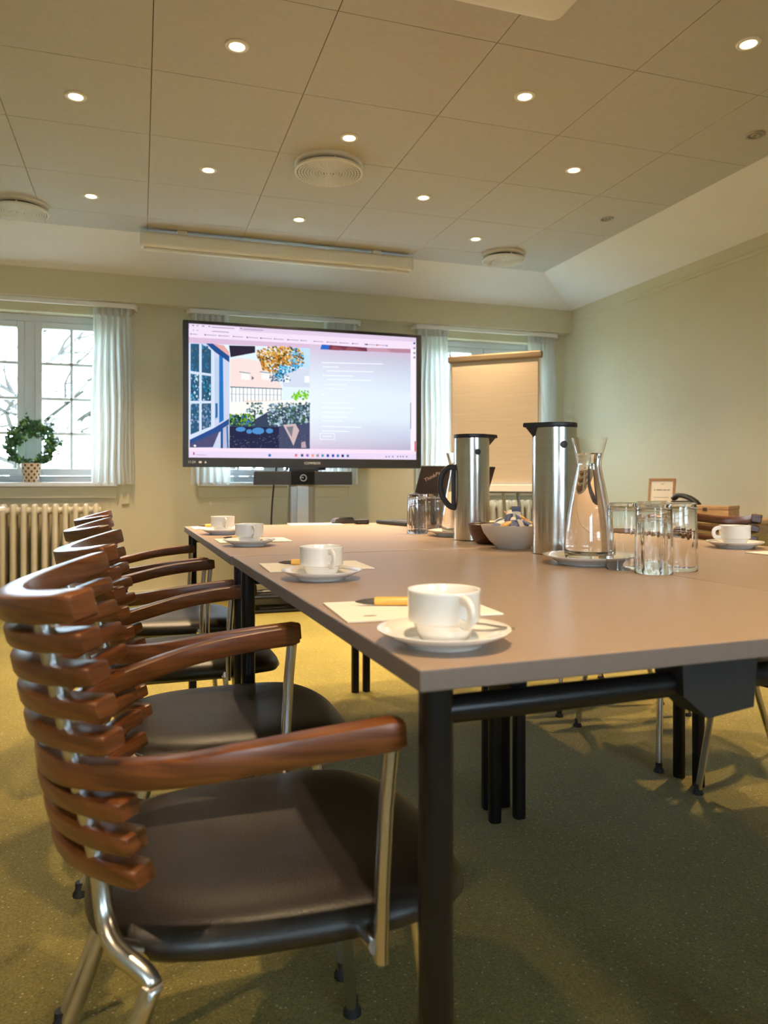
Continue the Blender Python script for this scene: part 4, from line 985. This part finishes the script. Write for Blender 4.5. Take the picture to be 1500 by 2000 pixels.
# ------------------------------------------------------------------ sideboard by the right wall
sb_ = thing('side_table', 'low wooden side table against the right wall carrying the phone', 'table', (3.16, 3.80, 0))
bm = NB(); box(bm, -.24, -.62, .675, .26, .62, .70, .004); obj('tabletop', bm, M['boxwood'], sb_)
for sx in (-.21, .23):
    for sy in (-.58, .58):
        bm = NB(); box(bm, sx - .018, sy - .018, FZ, sx + .018, sy + .018, .675, .003); obj('leg', bm, M['black'], sb_)
bm = NB(); box(bm, -.20, -.56, .62, .22, .56, .675); obj('apron', bm, M['boxwood'], sb_); settle(sb_)
q = atx(1290, 980, 3.16)
pf = thing('picture_frame', 'small oak picture frame with a printed notice on the side table', 'frame', (q.x, q.y, .7002), math.radians(-52))
FW, FH = .165, .225
fr = bpy.data.objects.new('tilt', None)
rotx = math.radians(-13)
def fobj(name, bm, m, par=None):
    o = obj(name, bm, m, par or pf, (0, 0, .004) if par is None else (0, 0, 0), (rotx, 0, 0) if par is None else (0, 0, 0)); return o
bm = NB(); f = .014
box(bm, -FW/2, -.008, 0, -FW/2 + f, .008, FH, .001); box(bm, FW/2 - f, -.008, 0, FW/2, .008, FH, .001); box(bm, -FW/2 + f, -.008, 0, FW/2 - f, .008, f, .001); box(bm, -FW/2 + f, -.008, FH - f, FW/2 - f, .008, FH, .001)
fobj('moulding', bm, M['lightwood'])
bm = NB(); box(bm, -FW/2 + f, .000, f, FW/2 - f, .004, FH - f); sheet = fobj('notice_sheet', bm, M['paper'])
bm = NB()
for x0, x1, z, h in ((-.008, .012, .188, .003), (-.048, -.040, .147, .007), (-.034, .002, .147, .007), (.006, .030, .147, .006), (.034, .050, .147, .006), (-.050, .045, .100, .003), (-.044, .038, .078, .003), (-.03, .03, .052, .003)):
    box(bm, x0, -.0006, z, x1, .0001, z + h)
fobj('printed_lines', bm, M['greyprint'], sheet)['kind'] = 'stuff'
bm = NB(); box(bm, -.02, .008, .004, .02, .012, .15, .001); o = obj('easel_back', bm, M['lightwood'], pf, (0, .072, .0), (math.radians(16), 0, 0))
q = atx(1388, 1004, 3.14)
wb = thing('wooden_box', 'pale wooden box with a small clasp on the side table', 'box', (q.x, q.y, .7002), math.radians(-62))
bm = NB(); box(bm, -.13, -.085, 0, .13, .085, .045, .003); obj('box_body', bm, M['boxwood'], wb)
bm = NB(); box(bm, -.132, -.087, .0455, .132, .087, .066, .003); obj('box_lid', bm, M['boxwood'], wb)
bm = NB(); box(bm, -.012, -.090, .036, .012, -.0855, .056, .001); obj('clasp', bm, M['pentip'], wb)
q = atx(1415, 990, 3.20)
ph = thing('desk_phone', 'black desk telephone with its handset beside the wooden box', 'telephone', (q.x + .03, q.y + .30, .7002), math.radians(-80))
bm = NB(); prism(bm, [(-.09, 0), (.09, 0), (.09, .035), (-.09, .085)], -.085, .085); obj('phone_base', bm, M['blackplastic'], ph)
bm = NB(); sweep(bm, catmull([(-.095, -.055, .098), (-.06, -.055, .118), (0, -.055, .112), (.06, -.055, .088), (.09, -.055, .062)], 5), rrect(.045, .026, .010), (0, 0, 1)); obj('handset', bm, M['blackplastic'], ph, smooth=50)
bm = NB()
for i in range(4):
    for j in range(3): box(bm, -.01 + i * .022, .0 + j * .022, .05 - i * .006, .005 + i * .022, .014 + j * .022, .066 - i * .006)
obj('keypad', bm, M['greyplastic'], ph)['kind'] = 'stuff'
bm = NB(); box(bm, .035, .0, .03, .13, .085, .062, .004); obj('display', bm, M['black'], ph)

# side table whose corner enters at the left edge
lt_ = thing('side_table', 'grey-topped side table whose corner shows at the left edge before the radiator', 'table', (-1.35, 4.60, 0))
bm = NB(); box(bm, -.6, -.30, .738, .60, .27, .757, .003); obj('tabletop', bm, M['lacquer'], lt_)
for sx in (-.56, .56):
    for sy in (-.26, .23):
        bm = NB(); tube(bm, [(sx - .04 * (sx > 0), sy, FZ), (sx - .04 * (sx > 0), sy, .738)], .014, 10); obj('leg', bm, M['black'], lt_, smooth=60)
settle(lt_)

# ivy plant on the sill
q = aty(61, 943, 5.60)
iv = thing('potted_ivy', 'potted ivy trained into a ring on the left window sill', 'plant', (q.x, 5.602, WZ0 + .0003))
lathe_obj('pot', [(0, 0), (.046, 0), (.049, .003), (.066, .110), (.068, .125), (.068, .130), (.063, .130), (.060, .110), (0, .105)], M['pot'], iv, seg=32)
lathe_obj('soil', [(0, .112), (.0615, .112)], M['bark'], iv, seg=24)
RC, RR = .248, .122
ringp = [(RR * 1.05 * math.sin(a), 0, RC - RR * math.cos(a)) for a in [2*PI*k/28 for k in range(29)]]
bm = NB(); tube(bm, ringp, .006, 6); tube(bm, [(-.03, 0, .11), (-.02, 0, .14)], .004, 6); tube(bm, [(.03, 0, .11), (.02, 0, .14)], .004, 6); obj('stem_ring', bm, M['bark'], iv)
def ivy(bm_, p_, s, rnd_):
    pts = [(0, -.2), (.35, -.5), (.95, -.25), (.62, .15), (.75, .65), (.3, .5), (0, 1.15), (-.3, .5), (-.75, .65), (-.62, .15), (-.95, -.25), (-.35, -.5)]
    R_ = Matrix.Rotation(rnd_.uniform(0, 2*PI), 3, 'Y') @ Matrix.Rotation(rnd_.uniform(-.9, .9), 3, 'X') @ Matrix.Rotation(rnd_.uniform(-.9, .9), 3, 'Z')
    vv = [bm_.verts.new(Vector(p_) + R_ @ Vector((a * s, (abs(a) * .25) * s, b * s))) for a, b in pts]
    c_ = bm_.verts.new(Vector(p_) + R_ @ Vector((0, -.08 * s, .1 * s)))
    for k in range(len(vv)): bm_.faces.new((c_, vv[k], vv[(k+1) % len(vv)]))
r6 = random.Random(5)
for nm, m_, cnt, sz in (('ivy_foliage', 'leaf', 420, (.013, .023)), ('young_ivy_foliage', 'leaf2', 80, (.012, .020))):
    bm = NB()
    for k in range(cnt):
        a = r6.uniform(0, 2*PI); top = .5 - .5 * math.cos(a)
        wv = .012 + .018 * top
        rr = RR + r6.gauss(0, wv) ; ivy(bm, (rr * 1.08 * math.sin(a) + r6.gauss(0, .006), r6.gauss(0, .018), max(.14, RC - rr * math.cos(a))), r6.uniform(*sz), r6)
    for k in range(cnt // 10): ivy(bm, (r6.gauss(0, .03), r6.gauss(0, .02), RC + RR + r6.uniform(0, .05)), r6.uniform(*sz), r6)
    obj(nm, bm, M[m_], iv)['kind'] = 'stuff'

# ------------------------------------------------------------------ outdoors
bm = NB(); box(bm, -40, -40, -.9, 40, 60, -.8); struct(obj('ground', bm, M['lawn']))
def tree(x, y, h, seed, label):
    rn = random.Random(seed); bm = NB()
    def branch(p0, d, ln, r_, depth):
        pts = [p0]; dd = d.copy()
        for k in range(4):
            dd = (dd + Vector((rn.gauss(0, .16), rn.gauss(0, .16), rn.gauss(0, .10) + (.05 if depth < 3 else -.06)))).normalized()
            pts.append(pts[-1] + dd * ln / 4)
        sweep(bm, pts, circ(1, 5 if depth < 2 else 3), (.3, .2, 1), [r_ * (1 - .12 * k) for k in range(5)], cap=False)
        if depth >= 5: return
        for k in range(3 if depth < 4 else 4):
            i = rn.choice((2, 3, 4)); nd = (dd + Vector((rn.gauss(0, .75), rn.gauss(0, .75), rn.gauss(.1, .4)))).normalized()
            branch(pts[i], nd, ln * rn.uniform(.55, .8), r_ * .62, depth + 1)
    branch(Vector((0, 0, 0)), Vector((0, 0, 1)), h * .36, .095, 0)
    tag(obj('bare_tree', bm, M['bark'], None, (x, y, -.8)), label, 'tree', 'bare trees outside the windows')
tree(-1.7, 10.5, 7.0, 4, 'bare winter tree outside, seen through the right casement of the left window')
tree(-7.4, 19.0, 8.0, 9, 'bare winter tree outside, seen through the left casement of the left window')
tree(2.6, 17.0, 8.0, 12, 'bare winter tree outside behind the big screen')
tree(10.0, 18.0, 8.0, 15, 'bare winter tree outside behind the flipchart')
